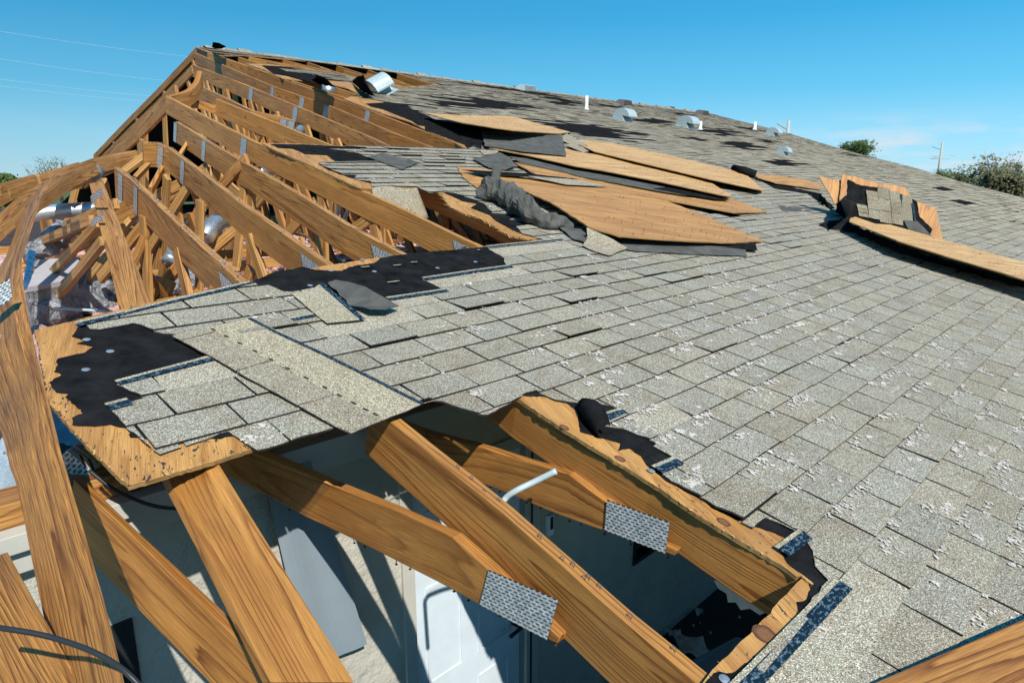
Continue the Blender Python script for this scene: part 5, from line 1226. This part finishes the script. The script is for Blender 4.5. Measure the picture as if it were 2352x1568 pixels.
# ================================================================== far trees, poles, wires
def tree(x, ybase, ytop, wpx, dist, lab, leafm, dens, seed, sparse=.5, leaf=.09, grp='distant trees beyond the roof', name='tree'):
    rg = random.Random(seed); top = DP(x, ytop, dist); base = Vector((top.x, top.y, fz - .06)); hgt = top.z - base.z; w = wpx / F * dist / 2
    t = empty(name, base, lab, 'tree', grp); mbt = MB(); ends = []
    def limb(p, d, L, r, lev):
        n = 4; q = p
        for i in range(n):
            d = (d + Vector((rg.uniform(-1, 1), rg.uniform(-1, 1), rg.uniform(-.3, .5))) * .22).normalized(); e = q + d * L / n; r2 = r * .82
            x_ = d.orthogonal().normalized(); y_ = d.cross(x_)
            A = [q + (x_ * math.cos(k * 1.2566) + y_ * math.sin(k * 1.2566)) * r for k in range(5)]; B = [e + (x_ * math.cos(k * 1.2566) + y_ * math.sin(k * 1.2566)) * r2 for k in range(5)]
            for k in range(5): mbt.face([A[k], A[(k + 1) % 5], B[(k + 1) % 5], B[k]])
            q = e; r = r2
            if lev > 0 and i >= 1:
                for _ in range(2):
                    dd = (d * .6 + Vector((rg.uniform(-1, 1), rg.uniform(-1, 1), rg.uniform(-.1, .8)))).normalized(); limb(q, dd, L * .62, r * .6, lev - 1)
            if lev <= 1: ends.append(q.copy())
        if lev == 0: ends.append(q)
    for k in range(3):
        an = rg.uniform(0, 6.28); limb(base + Vector((0, 0, hgt * .12 * k)), Vector((math.cos(an) * w / hgt * .9, math.sin(an) * w / hgt * .9, 1)).normalized(), hgt * .44, hgt * .026, 2)
    mbt.build('trunk', BARK, t)
    # gather branch tips into the crown's outline
    mc = MB(); c = base + Vector((0, 0, hgt * .62))
    for e in ends:
        q = e - base
        if abs(q.x) > w * 1.1 or q.z > hgt * 1.02 or q.z < hgt * .25: continue
        if rg.random() < sparse * .6: continue
        cr_ = rg.uniform(.5, 1.1) * hgt * .085
        for _ in range(dens):
            v = Vector((rg.gauss(0, 1), rg.gauss(0, 1), rg.gauss(0, .7))) * cr_ + e; s = leaf * rg.uniform(.6, 1.4); k_ = v - base
            if k_.z > hgt or abs(k_.x) > w * math.sqrt(max(.05, 1 - ((k_.z / hgt - .55) / .5) ** 2)) or noise.noise(k_ * (13 / hgt) + Vector((seed, 0, 0))) > .08 - sparse * .9: continue
            a_ = Vector((rg.uniform(-1, 1), rg.uniform(-1, 1), rg.uniform(-1, 1))).normalized(); b_ = a_.orthogonal().normalized()
            mc.face([v - a_ * s, v - b_ * s * .5, v + a_ * s, v + b_ * s * .5])
    mc.build('crown', leafm, t)
tree(2250, 430, 352, 130, 46, 'ragged storm-thinned tree at the right edge, taller and left of the cropped one', LEAFD, 26, 3, .25)
tree(2335, 430, 346, 120, 50, 'tree cut by the right frame edge with bare curved limbs', LEAFD, 26, 8, .3)
tree(2300, 440, 385, 110, 40, 'low brown-green tree at the foot of the two ragged trees on the right', LEAFD, 40, 15, .1)
tree(2210, 440, 398, 50, 60, 'small dark tree left of the ragged trees on the right', LEAF, 40, 12, .1)
tree(1955, 370, 325, 60, 60, 'green treetop peeping over the roof skyline between the two poles', LEAF, 90, 27, .0, .10)
tree(2038, 380, 372, 24, 70, 'tiny treetop just above the skyline left of the second pole', LEAF, 40, 22, .0)
tree(2175, 405, 388, 40, 75, 'dark treetop behind the white sign frame', LEAF, 40, 23, .0)
tree(100, 400, 362, 40, 70, 'thin airy tree on the left horizon, left one of a pair', LEAFD, 14, 31, .35, .07)
tree(128, 400, 360, 45, 72, 'thin airy tree on the left horizon, right one of a pair', LEAFD, 14, 33, .35, .07)
tree(15, 425, 398, 80, 60, 'rounded green tree at the left edge of the horizon', LEAF, 70, 35, .0, .12)
def pole(x, ytop, dist, arms, lab):
    top = DP(x, ytop, dist); base = Vector((top.x, top.y, fz - .06)); t = empty('utility_pole', base, lab, 'utility pole', 'utility poles behind the roof')
    tube('pole', [base, base.lerp(top, .5), top], [.30, .25, .19], POLE, t, seg=10)
    for dz, l0, l1, up in arms: tube('crossarm', [top + Vector((-l0, 0, -dz + up)), top + Vector((0, 0, -dz)), top + Vector((l1, 0, -dz))], .09, POLE, t, seg=6)
    return top
pa = pole(1812, 277, 100, [(1.3, 1.7, 0.01, .9), (2.9, 2.4, .01, .0)], 'nearer utility pole with one sided arms rising over the skyline')
pb_ = pole(2165, 326, 160, [(1.8, 2.2, .01, .7), (3.4, 1.6, .01, 0), (9.4 - 5.6, 2.2, 2.4, -.0)], 'farther utility pole with a crossarm above the white sign frame')
def wire(P, Q, sag, r, lab):
    pts = [P.lerp(Q, k / 14) - Vector((0, 0, sag * 4 * (k / 14) * (1 - k / 14))) for k in range(15)]; tag(tube('power_line', pts, r, WIRE, seg=5), lab, 'power line', 'thin power lines in the sky')
wire(pa + Vector((2.4, 0, -3)), pb_ + Vector((-2, 0, -3)), 1.2, .035, 'power line strung between the two utility poles, upper one')
wire(pa + Vector((2.4, 0, -5)), pb_ + Vector((-2, 0, -7)), 1.4, .035, 'power line strung between the two utility poles, lower one')
wire(pb_ + Vector((2, 0, -3)), DP(2420, 380, 150), .8, .035, 'power line leaving the farther pole towards the right edge')
for (x0, y0, x1, y1, lab) in ((-40, 66, 470, 127, 'topmost and faintest power line in the left sky'), (-40, 129, 400, 180, 'second power line from the top in the left sky'), (-40, 176, 360, 214, 'upper line of the close pair in the left sky'), (-40, 192, 350, 226, 'lower line of the close pair in the left sky'), (-40, 368, 250, 384, 'lowest power line crossing the thin trees on the left')):
    wire(DP(x0, y0, 60), DP(x1 + 200, y1 + (y1 - y0) * 200 / (x1 - x0), 75), .35, .007, lab)
sg = empty('sign_frame', DP(2150, 400, 80), 'white framed sign top poking over the roof skyline', 'sign')
A, B = DP(2118, 397, 70), DP(2184, 398, 84); m_ = MB(); box(m_, A - Vector((0, 0, .25)), B - A, Vector((0, .5, 0)), Vector((0, 0, .25))); m_.build('frame', WHITE, sg)
m_ = MB(); box(m_, B - Vector((.35, 0, 3.2)), Vector((.35, 0, 0)), Vector((0, .4, 0)), Vector((0, 0, 2.9))); m_.build('post', WHITE, sg)
m_ = MB(); box(m_, A - Vector((0, -.1, 3.2)), B - A - Vector((.4, 0, 0)), Vector((0, .2, 0)), Vector((0, 0, 2.9))); m_.build('panel', GREYT, sg)

# knots in the torn sheathing strip
KN, t_, b_ = mat('knot_rings', .7)
g_ = nn(t_, 'ShaderNodeUVMap', uv_map='grain').outputs[0]; nz_ = tex(t_, g_, 2.2, 3)
ln_ = nn(t_, 'ShaderNodeVectorMath', operation='LENGTH', inp={0: g_}).outputs[1]
rd_ = mathn(t_, 'ADD', ln_, mathn(t_, 'MULTIPLY', nz_, .35))
rg_ = mathn(t_, 'FRACT', mathn(t_, 'MULTIPLY', rd_, 7))
t_.links.new(mixc(t_, ramp(t_, rd_, [(.75, (0, 0, 0)), (.98, (1, 1, 1))]), ramp(t_, rg_, [(0, (.33, .16, .06)), (.7, (.13, .05, .02)), (1, (.05, .02, .012))]), (.10, .04, .02)), b_.inputs['Base Color'])
for x, y, r_, e_ in ((1296, 981, .02, .7), (1424, 1053, .021, .7), (1662, 1198, .022, .7), (1758, 1456, .032, .9)):
    P = RP(x, y, -.0012); m_ = MB(); sd_ = R.uniform(0, 9)
    k_ = [(math.cos(q * .314), math.sin(q * .314), 1 + .12 * noise.noise(Vector((math.cos(q * .314) * 2, math.sin(q * .314) * 2, sd_)))) for q in range(20)]
    rim = [P + (cd * c_ * e_ + ud * s_) * r_ * m__ for c_, s_, m__ in k_]
    for q in range(20):
        c_, s_, _ = k_[q]; c2, s2, _ = k_[(q + 1) % 20]; m_.face([P + nd * .0004, rim[q], rim[(q + 1) % 20]], [(0, 0), (c_, s_), (c2, s2)])
    m_.build('knot', KN, roof)
# splinters of wood standing off torn edges
def splinters(L, n, parent, off=0., seed=1, ln=(.02, .07)):
    rg = random.Random(seed); mb = MB()
    for _ in range(n):
        f = rg.random() * (len(L) - 1); i = int(f); P = RP(L[i][0] + (L[i + 1][0] - L[i][0]) * (f - i), L[i][1] + (L[i + 1][1] - L[i][1]) * (f - i), off - .004 + rg.uniform(-.006, .004))
        d = (ud * rg.choice((-1, 1)) * 1 + cd * rg.uniform(-.5, .5) + nd * rg.uniform(-.1, .35)).normalized(); l_ = rg.uniform(*ln); w = d.cross(nd).normalized() * rg.uniform(.0015, .005); h = nd * .002
        u = rg.uniform(0, 50); A, B, Cc = P - d * l_ * .4 - w, P - d * l_ * .4 + w, P + d * l_ * .6
        mb.face([A, B, Cc], [(u, 0), (u, .01), (u + l_, .005)]); mb.face([A - h, Cc, B - h], [(u, 0), (u + l_, .005), (u, .01)]); mb.face([A, A - h, B - h, B], [(u, 0)] * 4); mb.face([A, Cc, A - h], [(u, 0)] * 3); mb.face([B, B - h, Cc], [(u, 0)] * 3)
    o = mb.build('splinters', PLYW, parent); o['kind'] = 'stuff'
splinters([(1238, 550), (1206, 547), (1168, 540), (1138, 520), (1100, 500), (1060, 487), (1031, 472), (1014, 445)], 150, roof, 0, 3, (.03, .12))
splinters([(830, 433), (802, 421), (713, 379), (625, 341), (602, 328)], 60, roof, 0, 4)
splinters([(1189, 914), (1339, 1012), (1500, 1110), (1617, 1190), (1801, 1300)], 70, roof, 0, 5, (.006, .02))
splinters([(80, 757), (113, 925), (188, 1008), (295, 1114), (440, 1073), (572, 1031)], 60, roof, 0, 6, (.006, .02))
splinters([(1847, 1321), (1870, 1350), (1610, 1566)], 14, roof, .004, 8, (.02, .05))
sr = [o_ for o_ in C.objects if o_.name.startswith('splintered_plywood')]
splinters([(1050, 383), (1056, 396), (1078, 419), (1099, 435), (1115, 420)], 50, sr[0], .03, 9, (.03, .12)) if False else None
# pale wood fluff and insulation caught on the broken truss edges
def on_edges(rg):
    t_, pts = trusses[rg.choice((6, 7, 7, 8, 8, 8))]; f = rg.random() * (len(pts) - 1); i = int(f); P = pts[i].lerp(pts[i + 1], f - i); return P + cd * rg.uniform(.0, .04) + Vector((0, 0, .002)), uh, cd, Vector((0, 0, 1)), 1
tufts('edge_fluff', 260, on_edges, .0015, .006, 12, FLUFFM)
